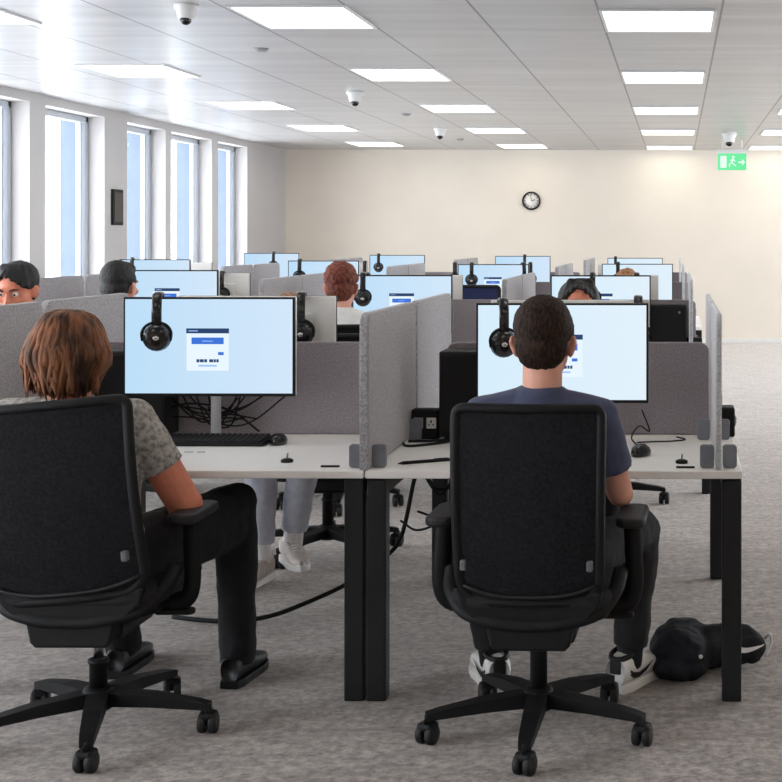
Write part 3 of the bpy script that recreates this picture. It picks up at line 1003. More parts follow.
# ------------------------------------------------------------------ office chairs
def chair_meshes():
    P = {}
    W0, zt, zb = .432, 1.008, .43

    def back_xy(u, v):
        """u in -1..1 across, v 0..1 up -> point on the curved, leaning back"""
        hw = (W0 / 2) * (1 - .04 * (1 - v) ** 1.5)
        z = zb + (zt - zb) * v
        y = -.20 - .05 * v - .035 * math.sin(v * PI) * 1 + .028 * u * u
        return V((u * hw, y, z))
    # outline of the backrest in (u, v)
    out = rrect(2, 1, .12, 0, .5, 6, .26)
    out = [(max(-1, min(1, x)), y) for x, y in out]

    def rr(n=7):
        pts = []
        for (sx, sy, a0, ru, rv) in ((1, -1, -90, .34, .13), (1, 1, 0, .12, .045), (-1, 1, 90, .12, .045), (-1, -1, 180, .34, .13)):
            ou, ov = sx * (1 - ru), .5 + sy * (.5 - rv)
            for k in range(n + 1):
                t = math.radians(a0 + 90 * k / n)
                pts.append((ou + ru * math.cos(t), ov + rv * math.sin(t)))
        return pts
    ol = rr()
    # densify straight runs
    dense = []
    for i in range(len(ol)):
        a, b = ol[i], ol[(i + 1) % len(ol)]
        n = max(1, int(max(abs(a[0] - b[0]) / .25, abs(a[1] - b[1]) / .1)))
        for k in range(n):
            dense.append((a[0] + (b[0] - a[0]) * k / n, a[1] + (b[1] - a[1]) * k / n))
    P['back_frame'] = MB().tube([back_xy(u * .96, .018 + v * .964) for u, v in dense], .015, 8, flat=(.9, 1.0), closed=True).mesh('back_frame', M['plastic'])
    # mesh infill: grid clipped to the outline by clamping u per row
    def halfu(v):
        best = 1.0
        if v < .13:
            q = 1 - v / .13
            best = 1 - .34 + .34 * math.sqrt(max(0, 1 - q * q))
        if v > .94:
            q = 1 - (1 - v) / .06
            best = 1 - .12 + .12 * math.sqrt(max(0, 1 - q * q))
        return best
    nu, nv = 16, 26
    vs, fs = [], []
    for lay in (0, 1):
        for i in range(nv + 1):
            v = .012 + .976 * i / nv
            h = halfu(v) * .97
            for j in range(nu + 1):
                u = (-1 + 2 * j / nu) * h
                p = back_xy(u, v)
                p.y += -.004 + lay * .010 + .0
                vs.append(p)
    n1 = (nv + 1) * (nu + 1)
    for i in range(nv):
        for j in range(nu):
            a = i * (nu + 1) + j
            fs.append((a, a + 1, a + nu + 2, a + nu + 1))
            fs.append((n1 + a, n1 + a + nu + 1, n1 + a + nu + 2, n1 + a + 1))
    rim = [j for j in range(nu + 1)] + [i * (nu + 1) + nu for i in range(1, nu + 1)] if False else None
    mb = MB(); mb.add(vs, fs)
    P['mesh_back'] = mb.mesh('mesh_back', M['mesh'])
    # lower trim lip seen as a light curved line
    lip = [back_xy(u, .03 + .075 * abs(u) ** 3) + V((0, -.016, .012)) for u in [x / 10 for x in range(-9, 10)]]
    P['back_lip'] = MB().tube(lip, .005, 6).mesh('back_lip', M['plastic_rough'])
    # lumbar bar with two knobs
    lb = MB().tube([back_xy(u, .34) + V((0, .03, 0)) for u in [x / 8 for x in range(-7, 8)]], .014, 8, flat=(.6, 1.5))
    P['lumbar_bar'] = lb.mesh('lumbar_bar', M['plastic'])
    P['lumbar_knob'] = MB().box((0, 0, 0), (.018, .02, .03), .005).mesh('lumbar_knob', M['knob_grey'])
    # seat
    s = MB()
    o1 = rrect(.49, .47, .09, 0, .03, 6)
    rings = []
    for z, k in ((.405, .90), (.415, .97), (.435, 1.0), (.452, .99), (.463, .95), (.467, .86)):
        rings.append([(x * k, .03 + (y - .03) * k, z) for x, y in o1])
    vs = [p for r in rings for p in r]
    n = len(o1)
    fs = []
    for i in range(len(rings) - 1):
        for j in range(n):
            fs.append((i * n + j, i * n + (j + 1) % n, (i + 1) * n + (j + 1) % n, (i + 1) * n + j))
    fs.append(tuple(reversed(range(n)))); fs.append(tuple((len(rings) - 1) * n + j for j in range(n)))
    s.add(vs, fs)
    P['seat'] = s.mesh('seat', M['fabric'])
    P['seat_shell'] = MB().plate(rrect(.44, .42, .08, 0, .03), .03, 'XY', .392, bev=.008).mesh('seat_shell', M['plastic'])
    P['mechanism'] = MB().box((0, -.01, .345), (.25, .28, .085), .02).box((0, -.15, .36), (.24, .10, .11), .025).mesh('mechanism', M['plastic'])
    # yoke that carries the back and arms
    yk = spline([(-.25, -.05, .50), (-.238, -.12, .455), (-.19, -.17, .405), (-.09, -.19, .38), (0, -.19, .375), (.09, -.19, .38), (.19, -.17, .405), (.238, -.12, .455), (.25, -.05, .50)], 5)
    P['yoke'] = MB().tube(yk, .021, 10, flat=(1.1, .9)).mesh('yoke', M['plastic'])
    P['rear_cover'] = MB().plate([(-.21, .475), (-.2, .425), (-.16, .385), (-.125, .365), (-.115, .315), (-.10, .30), (.10, .30), (.115, .315), (.125, .365), (.16, .385), (.2, .425), (.21, .475), (.12, .452), (0, .445), (-.12, .452)], .03, 'XZ', -.185, bev=.008).mesh('rear_cover', M['plastic'])
    P['arm_post'] = [MB().tube(spline([(sx * .20, .0, .385), (sx * .265, -.01, .395), (sx * .288, -.02, .45), (sx * .285, -.02, .55), (sx * .28, -.01, .635)], 5), .02, 8, flat=(.8, 1.4)).mesh('arm_post', M['plastic']) for sx in (-1, 1)]
    P['arm_pad'] = MB().plate(rrect(.088, .25, .035, 0, .03), .03, 'XY', 0, bev=.01).mesh('arm_pad', M['plastic_rough'])
    P['gas_lift'] = MB().lathe([(.026, .115), (.026, .245), (.03, .25), (.03, .262), (.02, .264), (.02, .262)], n=18).mesh('gas_lift', M['plastic'])
    P['piston'] = MB().lathe([(.0145, .25), (.0145, .33)], n=16).mesh('piston', M['chrome'])
    P['piston_black'] = MB().lathe([(.0245, .25), (.0245, .33)], n=16).mesh('piston', M['plastic'])
    P['hub'] = MB().lathe([(.035, .07), (.05, .08), (.052, .115), (.04, .135), (.03, .138)], n=20).mesh('hub', M['plastic'])
    arm = MB()
    arm.add([(sx * w_, y, z) for y, w_, z0, z1 in ((.03, .03, .085, .128), (.17, .026, .082, .118), (.30, .021, .074, .098), (.335, .018, .07, .09)) for sx, z in ((-1, z0), (1, z0), (1, z1), (-1, z1))],
            [(i * 4 + j, i * 4 + (j + 1) % 4, i * 4 + 4 + (j + 1) % 4, i * 4 + 4 + j) for i in range(3) for j in range(4)] + [(3, 2, 1, 0), (12, 13, 14, 15)], 0, False)
    P['base_arm'] = arm.mesh('base_arm', M['plastic'])
    cs = MB()
    for sx in (-1, 1):
        cs.lathe([(.010, -.010), (.026, -.011), (.03, -.006), (.03, .006), (.026, .011), (.01, .010)], (sx * .016, 0, .03), 18, 'X')
    cs.tube([(-.018, 0, .03), (.018, 0, .03)], .009, 8)
    P['caster'] = cs.mesh('caster', M['plastic_rough'])
    hd = MB().tube(spline([(0, .03, .036), (0, .026, .052), (0, .006, .064), (0, -.018, .058)], 4), .012, 8, flat=(1.5, .5))
    hd.tube([(0, 0, .05), (0, 0, .085)], .009, 8)
    hd.box((0, .002, .05), (.054, .05, .03), .012)
    P['caster_hood'] = hd.mesh('caster_hood', M['plastic'])
    P['lever'] = MB().tube([(.1, .01, .355), (.18, .01, .352)], .008, 8).plate(rrect(.12, .04, .016, .285, .06), .018, 'XY', .352, bev=.006, m4=Matrix.Translation((-.06, -.05, 0))).mesh('lever', M['plastic'])
    return P


CP = chair_meshes()
base_rot = {}


def make_chair(loc, rz, label, base0=0.0, chrome=False, navy=False, lift=0.0, tilt=0.0, wide=1.0):
    t = thing('office_chair', label, 'chair', (loc[0], loc[1], 0), rz, 'black office chairs' if not navy else None)
    up = (0, 0, lift)
    for nm in ('back_frame', 'mesh_back', 'seat', 'seat_shell', 'mechanism', 'yoke', 'rear_cover', 'lever', 'back_lip', 'lumbar_bar'):
        me = CP[nm]
        if navy and nm in ('mesh_back', 'seat'):
            me = me.copy(); me.materials.clear(); me.materials.append(M['navy_fabric'])
        o = obj(nm, me, t, up)
        if nm in ('back_frame', 'mesh_back', 'back_lip', 'lumbar_bar'):
            o.scale = (wide, 1, 1)
            if tilt:
                o.rotation_euler = (0, tilt, 0)
                o.location = V(up) + V((0, 0, .45)) - Matrix.Rotation(tilt, 3, 'Y') @ V((0, 0, .45))
        if nm == 'lumbar_bar':
            for sx in (-1, 1):
                obj('lumbar_knob', CP['lumbar_knob'], o, (sx * .178, -.262, .56))
    for i in (0, 1):
        a = obj('armrest', CP['arm_post'][i], t, up)
        obj('arm_pad', CP['arm_pad'], a, ((-1, 1)[i] * .28, -.02, .648))
    gl = obj('gas_lift', CP['gas_lift'], t)
    ps = obj('piston', CP['piston'] if chrome else CP['piston_black'], t, None, None, 'chrome piston' if chrome else None)
    if chrome:
        gl.scale = (1, 1, .84)
        ps.location = (0, 0, -.125); ps.scale = (1, 1, 1.4)
    b = obj('star_base', CP['hub'], t)
    for k in range(5):
        a = base0 - rz + k * 2 * PI / 5
        obj('base_arm', CP['base_arm'], b, None, (0, 0, a - PI / 2))
    for k in range(5):
        a = base0 - rz + k * 2 * PI / 5
        c = obj('caster', CP['caster'], t, (.33 * math.cos(a), .33 * math.sin(a), 0), (0, 0, -rz + random.uniform(-.45, .45)))
        obj('caster_hood', CP['caster_hood'], c)
    return t


R = math.radians
make_chair((-.412, 4.17), R(-2), 'black mesh office chair holding the man in slate blue T-shirt', R(-91))
make_chair((-1.728, 4.17), R(0), 'black mesh office chair with chrome column under the auburn-haired person', R(-73), chrome=True, lift=.008, tilt=R(-5.5), wide=1.09)
make_chair((-.46, 6.62), PI, 'black office chair of the facing black-haired person, far side of front bench', R(80))
make_chair((-1.63, 6.52), PI + .08, 'black office chair beyond the left front desk beside white sneakers', R(245))
make_chair((-3.085, 6.62), PI, 'black office chair of the facing person at far left', R(80))
make_chair((-1.86, 7.72), R(4), 'black office chair of the red-haired person in white', R(-80))
make_chair((-3.10, 7.72), R(-4), 'black office chair of the black-haired person before the windows', R(-80))
make_chair((-.40, 7.75), R(4), 'empty black office chair at the second bench, aisle-side column', R(-72))
make_chair((-.42, 10.2), PI, 'black office chair at the far side of the second bench, aisle-side', R(80))
make_chair((-1.58, 10.55), PI, 'navy-backed office chair seen before the third bench screen', R(80), navy=True, lift=.1)


# ------------------------------------------------------------------ people
def rotz(v, a):
    return V((v[0] * math.cos(a) - v[1] * math.sin(a), v[0] * math.sin(a) + v[1] * math.cos(a), v[2]))


def add_hand(mb, wrist, fdir, palm_n, side):
    """Palm with four unequal curled fingers and a side thumb."""
    f = V(fdir).normalized()
    n = V(palm_n).normalized()
    n = (n - f * n.dot(f)).normalized()
    s_ = f.cross(n).normalized()
    wv = V(wrist)
    def P(a, b, c):
        return wv + f * a + s_ * b + n * c
    for b in (-.026, -.009, .009, .026):
        mb.limb(P(.0, b * .6, 0), P(.085, b, 0), .0155, .0125, 8)
    for b, l in ((-.03, .062), (-.01, .076), (.01, .082), (.03, .07)):
        q0, q1, q2, q3 = P(.085, b, .0), P(.085 + l * .45, b * 1.15, .006), P(.085 + l * .75, b * 1.2, .018), P(.085 + l * .88, b * 1.2, .034)
        mb.limb(q0, q1, .0098, .009, 8); mb.limb(q1, q2, .009, .0082, 8); mb.limb(q2, q3, .0082, .0072, 8)
    t0, t1, t2, t3 = P(.02, side * .025, .004), P(.05, side * .052, .014), P(.075, side * .062, .022), P(.098, side * .06, .03)
    mb.limb(t0, t1, .014, .0115, 8); mb.limb(t1, t2, .0115, .0098, 8); mb.limb(t2, t3, .0098, .008, 8)


def shoe(root, ank, toe_dir, kind, outer, sc_=1.0):
    """A shoe in its own frame: toe towards +Y, sole on the floor; parts hang under the shoe."""
    a = math.atan2(-toe_dir[0], toe_dir[1])
    up = {'white': M['shoe_white'], 'black': M['shoe_black'], 'canvas': M['shoe_canvas']}[kind]
    mb = MB()
    rings = [(-.085, .030, .075), (-.065, .037, .085), (-.03, .038, .09), (.02, .041, .075), (.07, .047, .058), (.12, .046, .047), (.16, .036, .036), (.182, .015, .024)]
    n = 16
    vs, fs = [], []
    for y, hw, h in rings:
        for j in range(n):
            t = 2 * PI * j / n
            ct, st = math.cos(t), math.sin(t)
            vs.append((hw * math.copysign(abs(ct) ** .8, ct), y, .022 + (h - .0) * .5 + h * .5 * math.copysign(abs(st) ** .8, st)))
    for i in range(len(rings) - 1):
        for j in range(n):
            fs.append((i * n + j, i * n + (j + 1) % n, (i + 1) * n + (j + 1) % n, (i + 1) * n + j))
    fs.append(tuple(range(n))); fs.append(tuple(reversed([(len(rings) - 1) * n + j for j in range(n)])))
    mb.add(vs, fs)
    o = obj('shoe', mb.mesh('shoe', up), root, (ank[0], ank[1], ank[2]), (0, 0, a))
    o.scale = (sc_, sc_, sc_)
    half = [(.030, -.088), (.041, -.05), (.042, .0), (.045, .05), (.05, .09), (.048, .13), (.036, .17), (.014, .192)]
    outl = half + [(-x, y) for x, y in reversed(half)]
    obj('sole', MB().plate(outl, .026, 'XY', .013, bev=.004).mesh('sole', M['shoe_white'] if kind != 'black' else M['plastic']), o)
    if kind == 'white':
        obj('collar', MB().tube([(.031 * math.cos(t), -.04 + .045 * math.sin(t), .105 + .008 * math.sin(t)) for t in [2 * PI * k / 14 for k in range(14)]], .008, 8, closed=True).mesh('collar', M['shoe_black']), o)
        obj('heel_tab', MB().box((0, -.083, .075), (.036, .012, .04), .005).mesh('heel_tab', M['shoe_black']), o)
        sw = MB()
        for sx in (-1, 1):
            top = [(-.075, .078), (-.05, .058), (-.02, .05), (.02, .056), (.06, .07)]
            bot = [(.02, .045), (-.02, .036), (-.05, .04), (-.07, .058)]
            pl = top + bot
            vs, fs = [], []
            for (y, z) in pl:
                hw = .0395 + .008 * max(0, min(1, (y + .03) / .1)) - .012 * max(0, (-.05 - y) / .03)
                vs.append((sx * (hw + .002), y, z)); 
            sw.add(vs, [tuple(range(len(pl)))], 0, False)
        obj('side_stripe', sw.mesh('side_stripe', M['shoe_black']), o)
    else:
        lc = MB()
        for q in range(4):
            y = .03 + q * .022
            lc.tube([(-.02, y, .09 - q * .006), (0, y + .002, .097 - q * .007), (.02, y, .09 - q * .006)], .0035, 6)
        obj('shoelaces', lc.mesh('shoelaces', M['white_print'] if kind == 'canvas' else M['shoe_black']), o)
    return o


JD = dict(hip=(0, -.06, .54), waist=(0, -.07, .66), chest=(0, -.05, .83), neck=(0, -.02, 1.0), head=(0, .02, 1.17),
          shL=(-.185, -.03, .935), shR=(.185, -.03, .935), elL=(-.25, .05, .70), elR=(.25, .05, .70),
          wrL=(-.16, .30, .775), wrR=(.16, .30, .775), hpL=(-.09, -.04, .525), hpR=(.09, -.04, .525),
          knL=(-.15, .40, .52), knR=(.15, .40, .52), anL=(-.14, .36, .10), anR=(.14, .36, .10))


def person(label, loc, rz, hair, hair_m, shirt_m, trouser_m, shoes='black', J=None, skin='skin', voxel=.009, nod=0.0, yaw=0.0,
           sleeve=.55, hs_=1.0, full=True, build=1.0, toeL=(0, 1), toeR=(0, 1), wr=.004, thick=1.0):
    j = {k: V(v) for k, v in JD.items()}
    for k, v in (J or {}).items():
        j[k] = V(v)
    root = thing('person', label, 'person', (loc[0], loc[1], 0), rz, None)
    H = j['head']
    hR = Euler((nod, 0, yaw)).to_matrix()

    def hp(x, y, z):
        return H + hR @ V((x * hs_, y * hs_, z * hs_))
    he = Euler((nod, 0, yaw))
    # ---- body: one continuous skin
    b = MB()
    b.ell(hp(0, -.012, .03), (.076 * hs_, .094 * hs_, .09 * hs_), he)
    b.ell(hp(0, .02, -.03), (.066 * hs_, .074 * hs_, .085 * hs_), he)
    b.ell(hp(0, .05, -.085), (.04 * hs_, .036 * hs_, .03 * hs_), he)
    b.ell(hp(0, .088, .024), (.055 * hs_, .014 * hs_, .012 * hs_), he)                       # brow
    b.limb(hp(0, .09, .008), hp(0, .112, -.028), .009 * hs_, .0125 * hs_, 8)                  # nose
    for sx in (-1, 1):
        b.ell(hp(sx * .012, .102, -.03), (.008 * hs_, .008 * hs_, .007 * hs_), he)
        b.ell(hp(sx * .045, .066, -.025), (.022 * hs_, .02 * hs_, .02 * hs_), he)             # cheek
        b.ell(hp(sx * .080, -.008, -.016), (.0095 * hs_, .02 * hs_, .032 * hs_), Euler((nod, sx * .2, yaw + sx * .35)))  # ear
        b.ell(hp(sx * .086, -.016, -.004), (.007 * hs_, .017 * hs_, .022 * hs_), Euler((nod, 0, yaw + sx * .5)))
    b.limb(hp(0, .086, -.058), hp(0, .09, -.066), .016 * hs_, .013 * hs_, 8)
    b.limb(j['neck'] + V((0, -.005, -.03)), hp(0, -.022, -.06), .060 * build, .056 * hs_, 14)
    t = b
    t.loft([(*j['hip'], .15 * build, .10), (*j['waist'], .135 * build, .095), (*j['chest'], .155 * build, .105),
            (*(j['chest'].lerp(j['neck'], .6)), .14 * build, .085), (*(j['neck'] + V((0, 0, -.005))), .05, .048)])
    for s in 'LR':
        sx = -1 if s == 'L' else 1
        b.limb(j['neck'] + V((0, 0, -.05)), j['sh' + s], .05, .05)
        b.limb(j['sh' + s], j['el' + s], .047 * build * thick, .04 * build * thick)
        b.limb(j['el' + s], j['wr' + s], .041 * build * thick, .026)
        fd = (j['wr' + s] - j['el' + s]); fd.z *= .2
        add_hand(b, j['wr' + s], fd, (0, 0, -1), (1 if s == 'R' else -1))
        b.limb(j['hp' + s], j['kn' + s], .07, .05)
        b.limb(j['kn' + s], j['an' + s], .05, .036)
    body = obj('body', b.organic('body', M[skin], voxel * .72, 2), root)
    # ---- face details
    for sx in (-1, 1):
        e = obj('eye', MB().ell((0, 0, 0), .0125 * hs_, None, 14, 10).mesh('eye', M['eye_white']), root, hp(sx * .031, .083, .005), he)
        obj('iris', MB().ell((0, .0095 * hs_, 0), (.0062 * hs_, .004 * hs_, .0062 * hs_), None, 12, 8).mesh('iris', M['iris']), e)
        obj('eyebrow', MB().tube([hp(sx * .014, .103, .026), hp(sx * .032, .1, .032), hp(sx * .052, .084, .026)], [.004, .0045, .0025], 6).mesh('eyebrow', hair_m), root)
    obj('lips', MB().tube([hp(-.024, .093, -.062), hp(-.01, .104, -.059), hp(0, .106, -.061), hp(.01, .104, -.059), hp(.024, .093, -.062)], [.003, .0065, .007, .0065, .003], 8).mesh('lips', M['lip']), root)
    # ---- shirt
    g = MB()
    lo = j['hip'] + V((0, 0, .02))
    g.loft([(*(lo + V((0, 0, -.05))), .165 * build, .118), (*lo, .168 * build, .12), (*j['waist'], .155 * build, .112), (*j['chest'], .172 * build, .12),
            (*(j['chest'].lerp(j['neck'], .55)), .158 * build, .102), (*(j['chest'].lerp(j['neck'], .85)), .1 * build, .078), (*(j['neck'] + V((0, -.004, .004))), .066 * build, .064 * build)])
    for s in 'LR':
        g.limb(j['neck'] + V((0, -.004, -.042)), j['sh' + s] + V((0, 0, .004)), .054, .058)
        e = j['sh' + s].lerp(j['el' + s], sleeve if sleeve <= 1 else 1)
        # sleeve as an open-ended flare
        d = (e - j['sh' + s])
        pts = [j['sh' + s] + d * q for q in (0, .35, .7, 1.0)]
        g.tube(pts, [.058 * build, .06 * build, .06 * build, .062 * build], 14)
        g.ell(j['sh' + s], .059 * build)
        if sleeve > 1:
            g.limb(j['el' + s], j['wr' + s], .05, .034)
    obj('shirt', g.organic('shirt', shirt_m, voxel, 3, wr, 11, (1, 1, 1.6)), root)
    # ---- trousers
    if full:
        g = MB()
        g.loft([(*(j['hip'] + V((0, 0, -.075))), .12 * build, .10), (*(j['hip'] + V((0, 0, -.04))), .165 * build, .125), (*(j['hip'] + V((0, 0, .03))), .163 * build, .118), (*(j['hip'] + V((0, 0, .06))), .158 * build, .112)])
        for s in 'LR':
            g.limb(j['hp' + s], j['kn' + s], .088 * build * thick, .07)
            if thick > 1.1:
                g.limb(j['hp' + s] + V((0, 0, -.03)), j['kn' + s] + V((-.02, -.05, -.07)), .085, .075)
            k_, a_ = j['kn' + s], j['an' + s]
            a2 = k_.lerp(a_, {'canvas': .86, 'white': .93}.get(shoes, 1.06))
            g.ell(k_, .068)
            g.tube([k_, k_.lerp(a2, .3), k_.lerp(a2, .7), a2], [.068, .068, .061, .059], 14)
        obj('trousers', g.organic('trousers', trouser_m, voxel, 3, wr * 1.3, 12, (1, 1, 1)), root)
        for s, td in (('L', toeL), ('R', toeR)):
            a_ = j['an' + s]
            lift = a_.z - (.10 if shoes != 'white' else .11)
            shoe(root, (a_.x, a_.y + .02, lift), td, shoes, s, 1.14 if shoes == 'white' else 1.0)
            if shoes != 'black':
                sk = j['kn' + s]
                obj('sock', MB().limb(sk.lerp(a_, .82), a_ + V((0, 0, -.02)), .045 if shoes == 'white' else .041, .043).mesh('sock', M['tee_white'] if shoes == 'canvas' else M['tee_black']), root)
    # ---- hair
    g = MB()
    if hair == 'short':
        g.ell(hp(0, -.026, .042), (.084 * hs_, .096 * hs_, .088 * hs_), he, 22, 14)
        g.ell(hp(0, -.05, -.012), (.074 * hs_, .062 * hs_, .075 * hs_), he)
        g.ell(hp(0, -.056, -.048), (.056 * hs_, .04 * hs_, .036 * hs_), he)
        g.ell(hp(0, .03, .085), (.062 * hs_, .058 * hs_, .042 * hs_), he)
        for sx in (-1, 1):
            g.ell(hp(sx * .071, -.002, .03), (.014 * hs_, .03 * hs_, .035 * hs_), he)
        me = g.organic('hair', hair_m, .006, 3, .0022, 90, (1, 1, .6))
    elif hair == 'fringe':
        g.ell(hp(0, -.03, .04), (.09 * hs_, .1 * hs_, .086 * hs_), he, 22, 14)
        g.ell(hp(0, -.05, -.012), (.078 * hs_, .064 * hs_, .08 * hs_), he)
        for q in range(9):
            x = -.068 + q * .017
            g.limb(hp(x * .6, .01, .112), hp(x * 1.16, .086 - abs(x) * .6, .100 - abs(x - .012) * 1.0), .018, .009, 8)
        me = g.organic('hair', hair_m, .006, 3, .003, 70, (1, 1, .5))
    elif hair == 'curly':
        g.ell(hp(0, -.022, .045), (.084 * hs_, .098 * hs_, .09 * hs_), he, 22, 14)
        g.ell(hp(0, -.05, -.012), (.076 * hs_, .062 * hs_, .078 * hs_), he)
        for q in range(110):
            u = random.uniform(-PI, PI); w_ = random.uniform(-.25, 1)
            x, z = math.cos(u) * math.sqrt(1 - w_ * w_), w_
            y = math.sin(u) * math.sqrt(1 - w_ * w_)
            if y > .45 and z < .55:
                continue
            g.ell(hp(x * .082, -.022 + y * .094, .042 + z * .087), random.uniform(.008, .013) * hs_, None, 8, 6)
        me = g.organic('hair', hair_m, .005, 2, .002, 80)
    else:   # wavy chin-length locks falling from the crown
        g.ell(hp(0, -.02, .035), (.088 * hs_, .1 * hs_, .09 * hs_), he, 22, 14)
        g.ell(hp(0, -.045, -.03), (.092 * hs_, .062 * hs_, .085 * hs_), he)
        me = g.organic('hair', hair_m, .007, 3, .004, 30, (1, 1, .3))
        lk = MB()
        for q in range(420):
            a = random.uniform(-PI * 1.12, PI * .12)            # round the sides and back
            f = random.uniform(-.5, 1)
            ca, sa = math.cos(a), math.sin(a)
            wv = random.uniform(-.012, .012)
            top = hp(.03 * ca + random.uniform(-.01, .01), -.03 + .03 * sa, .122)
            p1 = hp(.076 * ca, -.022 + .086 * sa, .092 + random.uniform(-.006, .006))
            p2 = hp((.098 + .01 * f) * ca + wv * .5, -.026 + (.1 + .008 * f) * sa, .03 + random.uniform(-.012, .012))
            p3 = hp((.112 + .014 * f) * ca - wv * .6, -.034 + (.094 + .01 * f) * sa, -.03 + random.uniform(-.015, .015))
            ln = -.06 - .062 * random.random() - .018 * abs(sa)
            p4 = hp((.078 + .026 * random.uniform(-1, 1)) * ca + wv * 1.6, -.035 + (.072 + .02 * random.uniform(-1, 1)) * sa, ln - .02 * random.random())
            pts = spline([top, p1, p2, p3, p4], 4)
            big = random.uniform(.55, 1.1)
            rr = [.003 + .0062 * big * math.sin(PI * min(1, (i + 1) / len(pts) * .9)) for i in range(len(pts))]
            rr[-1] = .001
            lk.tube(pts, rr, 5, flat=(1.4, .7))
        ho = obj('hair', me, root)
        obj('hair_locks', lk.mesh('hair_locks', hair_m), ho)
        return root
    obj('hair', me, root)
    return root


# the two near people
person('person with auburn bob and grey patterned T-shirt in the nearest left chair', (-1.742, 4.17), 0, 'bob', M['hair_auburn'], M['tee_grey'], M['trouser_black'], 'black',
       dict(hip=(0, -.04, .53), waist=(-.01, -.06, .66), chest=(-.02, -.05, .82), neck=(-.055, -.03, 1.0), head=(-.068, .0, 1.138),
            shL=(-.235, -.02, .94), shR=(.13, -.03, .938), elL=(-.31, .06, .68), elR=(.262, .03, .675), wrL=(-.12, .36, .78), wrR=(.10, .30, .77),
            hpL=(-.09, -.02, .52), hpR=(.09, -.02, .52), knL=(-.15, .45, .53), knR=(.285, .44, .60), anL=(-.135, .56, .10), anR=(.285, .46, .10)),
       skin='skin_pink', voxel=.008, nod=-.12, sleeve=.57, hs_=.98, build=1.08, toeR=(.08, 1), thick=1.18, toeL=(0, 1))
person('person with short dark brown hair and slate blue T-shirt in the nearest right chair', (-.42, 4.17), 0, 'short', M['hair_brown'], M['tee_blue'], M['trouser_char'], 'white',
       dict(hip=(0, -.04, .53), waist=(.0, -.06, .66), chest=(.01, -.03, .83), neck=(.015, .025, 1.03), head=(.018, .06, 1.166),
            shL=(-.165, .0, .945), shR=(.19, .0, .942), elL=(-.23, .10, .70), elR=(.248, .08, .70), wrL=(-.12, .36, .78), wrR=(.17, .36, .775),
            knL=(-.24, .40, .52), knR=(.30, .42, .52), anL=(-.185, .42, .11), anR=(.265, .42, .11)),
       voxel=.008, nod=-.06, sleeve=.66, hs_=1.08, yaw=-.07, toeL=(-.35, 1), toeR=(.5, 1))
# people across the front bench, facing the camera
person('facing person with black fringe behind the slate-blue man monitor', (-.455, 6.52), PI, 'fringe', M['hair_black'], M['tee_black'], M['trouser_black'], 'black',
       dict(head=(0, .0, 1.15), neck=(0, -.03, .985)), skin='skin_pink', nod=-.02, yaw=.2, hs_=1.1)
person('facing person in pale trousers and white sneakers under the left front desk', (-1.66, 6.42), PI, 'curly', M['hair_ginger'], M['tee_navy'], M['trouser_light'], 'canvas',
       dict(head=(.12, .02, 1.085), neck=(.07, -.02, .95), chest=(.03, -.05, .80), shL=(-.12, -.03, .89), shR=(.24, -.03, .89),
            knL=(-.06, .42, .52), knR=(.12, .44, .52), anL=(.02, .32, .16), anR=(.12, .45, .11)), nod=-.3, toeL=(-.6, 1), toeR=(.2, 1))
person('facing person with black hair at the far left edge before the windows', (-3.085, 6.52), PI, 'fringe', M['hair_black'], M['tee_navy'], M['trouser_black'], 'black',
       dict(head=(0, .0, 1.235), neck=(0, -.03, 1.06), chest=(0, -.05, .87), shL=(-.185, -.03, .97), shR=(.185, -.03, .97)), skin='skin_pink', nod=-.3)
# people at the second bench
person('person with short red hair in a white T-shirt at the second bench', (-1.865, 7.74), 0, 'curly', M['hair_red'], M['tee_white'], M['trouser_char'], 'black',
       dict(head=(0.0, .02, 1.205), neck=(0, -.02, 1.09), chest=(0, -.05, .88), shL=(-.185, -.03, 1.0), shR=(.185, -.03, 1.0)), nod=-.05, hs_=1.06)
person('person with short black hair before the window wall at the second bench', (-3.10, 7.74), 0, 'short', M['hair_black'], M['tee_black'], M['trouser_black'], 'black',
       dict(head=(0, .02, 1.21), neck=(0, -.02, 1.05), chest=(0, -.05, .87), shL=(-.185, -.03, .985), shR=(.185, -.03, .985)), nod=-.1, yaw=-.15, hs_=1.08)
person('person with sandy hair just showing over the second bench aisle-side monitor', (-.36, 10.02), PI, 'curly', M['hair_ginger'], M['tee_navy'], M['trouser_black'], 'black',
       dict(head=(0, .02, 1.12), neck=(0, -.02, .96), chest=(0, -.05, .81), shL=(-.185, -.03, .9), shR=(.185, -.03, .9)), nod=-.3)

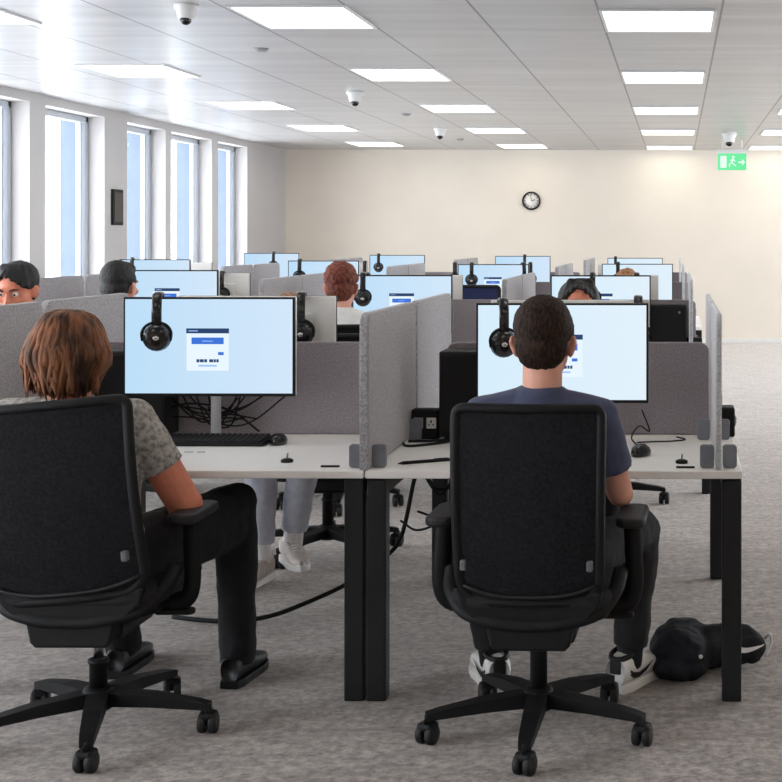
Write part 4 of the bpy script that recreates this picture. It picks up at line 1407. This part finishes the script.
# ------------------------------------------------------------------ bag on the carpet
bx, by = .055, 4.78
g = MB()
g.ell((-.05, -.02, .08), (.115, .14, .092), (0, .1, .2))
g.ell((-.075, -.07, .045), (.09, .12, .05))
g.ell((-.03, .03, .12), (.09, .085, .06), (0, .25, 0))
g.ell((.06, .02, .075), (.13, .11, .075), (0, .05, .1))
g.ell((.15, .03, .078), (.10, .09, .065), (0, .05, 0))
g.ell((.215, .02, .075), (.05, .07, .055))
g.ell((.0, -.09, .04), (.05, .07, .045))
g.limb((-.08, .0, .12), (.2, .05, .10), .05, .05)
t = thing('sports_bag', 'slumped navy black soft bag with white curved mark beside the right desk leg', 'bag', (bx, by, 0))
g.v = [(x * .93 + .004, y, z) for x, y, z in g.v]
bag_me = g.organic('bag_body', M['bag'], .008, 8, .010, 16)
zmin = min(v.co.z for v in bag_me.vertices)
for v in bag_me.vertices:
    v.co.z = max(v.co.z * .93, .0)
obj('bag_body', bag_me, t)
# printed curved mark and tag, laid just proud of the cloth
sw = []
top = [(.165, .118), (.185, .104), (.21, .098), (.235, .099), (.255, .094)]
bot = [(.235, .088), (.21, .084), (.185, .09)]
from mathutils.bvhtree import BVHTree
bvh = BVHTree.FromPolygons([v.co for v in bag_me.vertices], [tuple(p.vertices) for p in bag_me.polygons])


def on_bag(x, z):
    h = bvh.ray_cast(V((x, -.6, z)), V((0, 1, 0)))
    return (h[0] + V((0, -.004, 0))) if h[0] is not None else V((x, -.05, z))


mk = MB()
up_ = [on_bag(x, z) for x, z in spl] if False else None
N_ = 10
tp = spline([(x, 0, z) for x, z in ((.13, .118), (.15, .098), (.18, .09), (.215, .092), (.245, .09))], 4)
bt = spline([(x, 0, z) for x, z in ((.13, .116), (.146, .086), (.178, .074), (.215, .082), (.245, .088))], 4)
vs = []
for a, b in zip(tp, bt):
    vs += [on_bag(a.x, a.z), on_bag(b.x, b.z)]
mk.add(vs, [(2 * i, 2 * i + 1, 2 * i + 3, 2 * i + 2) for i in range(len(tp) - 1)], 0, False)
obj('printed_mark', mk.mesh('printed_mark', M['white_print']), t)
p = on_bag(.025, .085)
obj('zip_pull', MB().ell(p, (.008, .004, .007)).mesh('zip_pull', M['white_print']), t)
st = spline([(.25, .03, .10), (.265, .0, .12), (.27, .02, .085), (.25, .0, .045)], 5)
obj('drawstring', MB().tube(st, .005, 6).mesh('drawstring', M['white_print']), t)
bpy.context.view_layer.update()
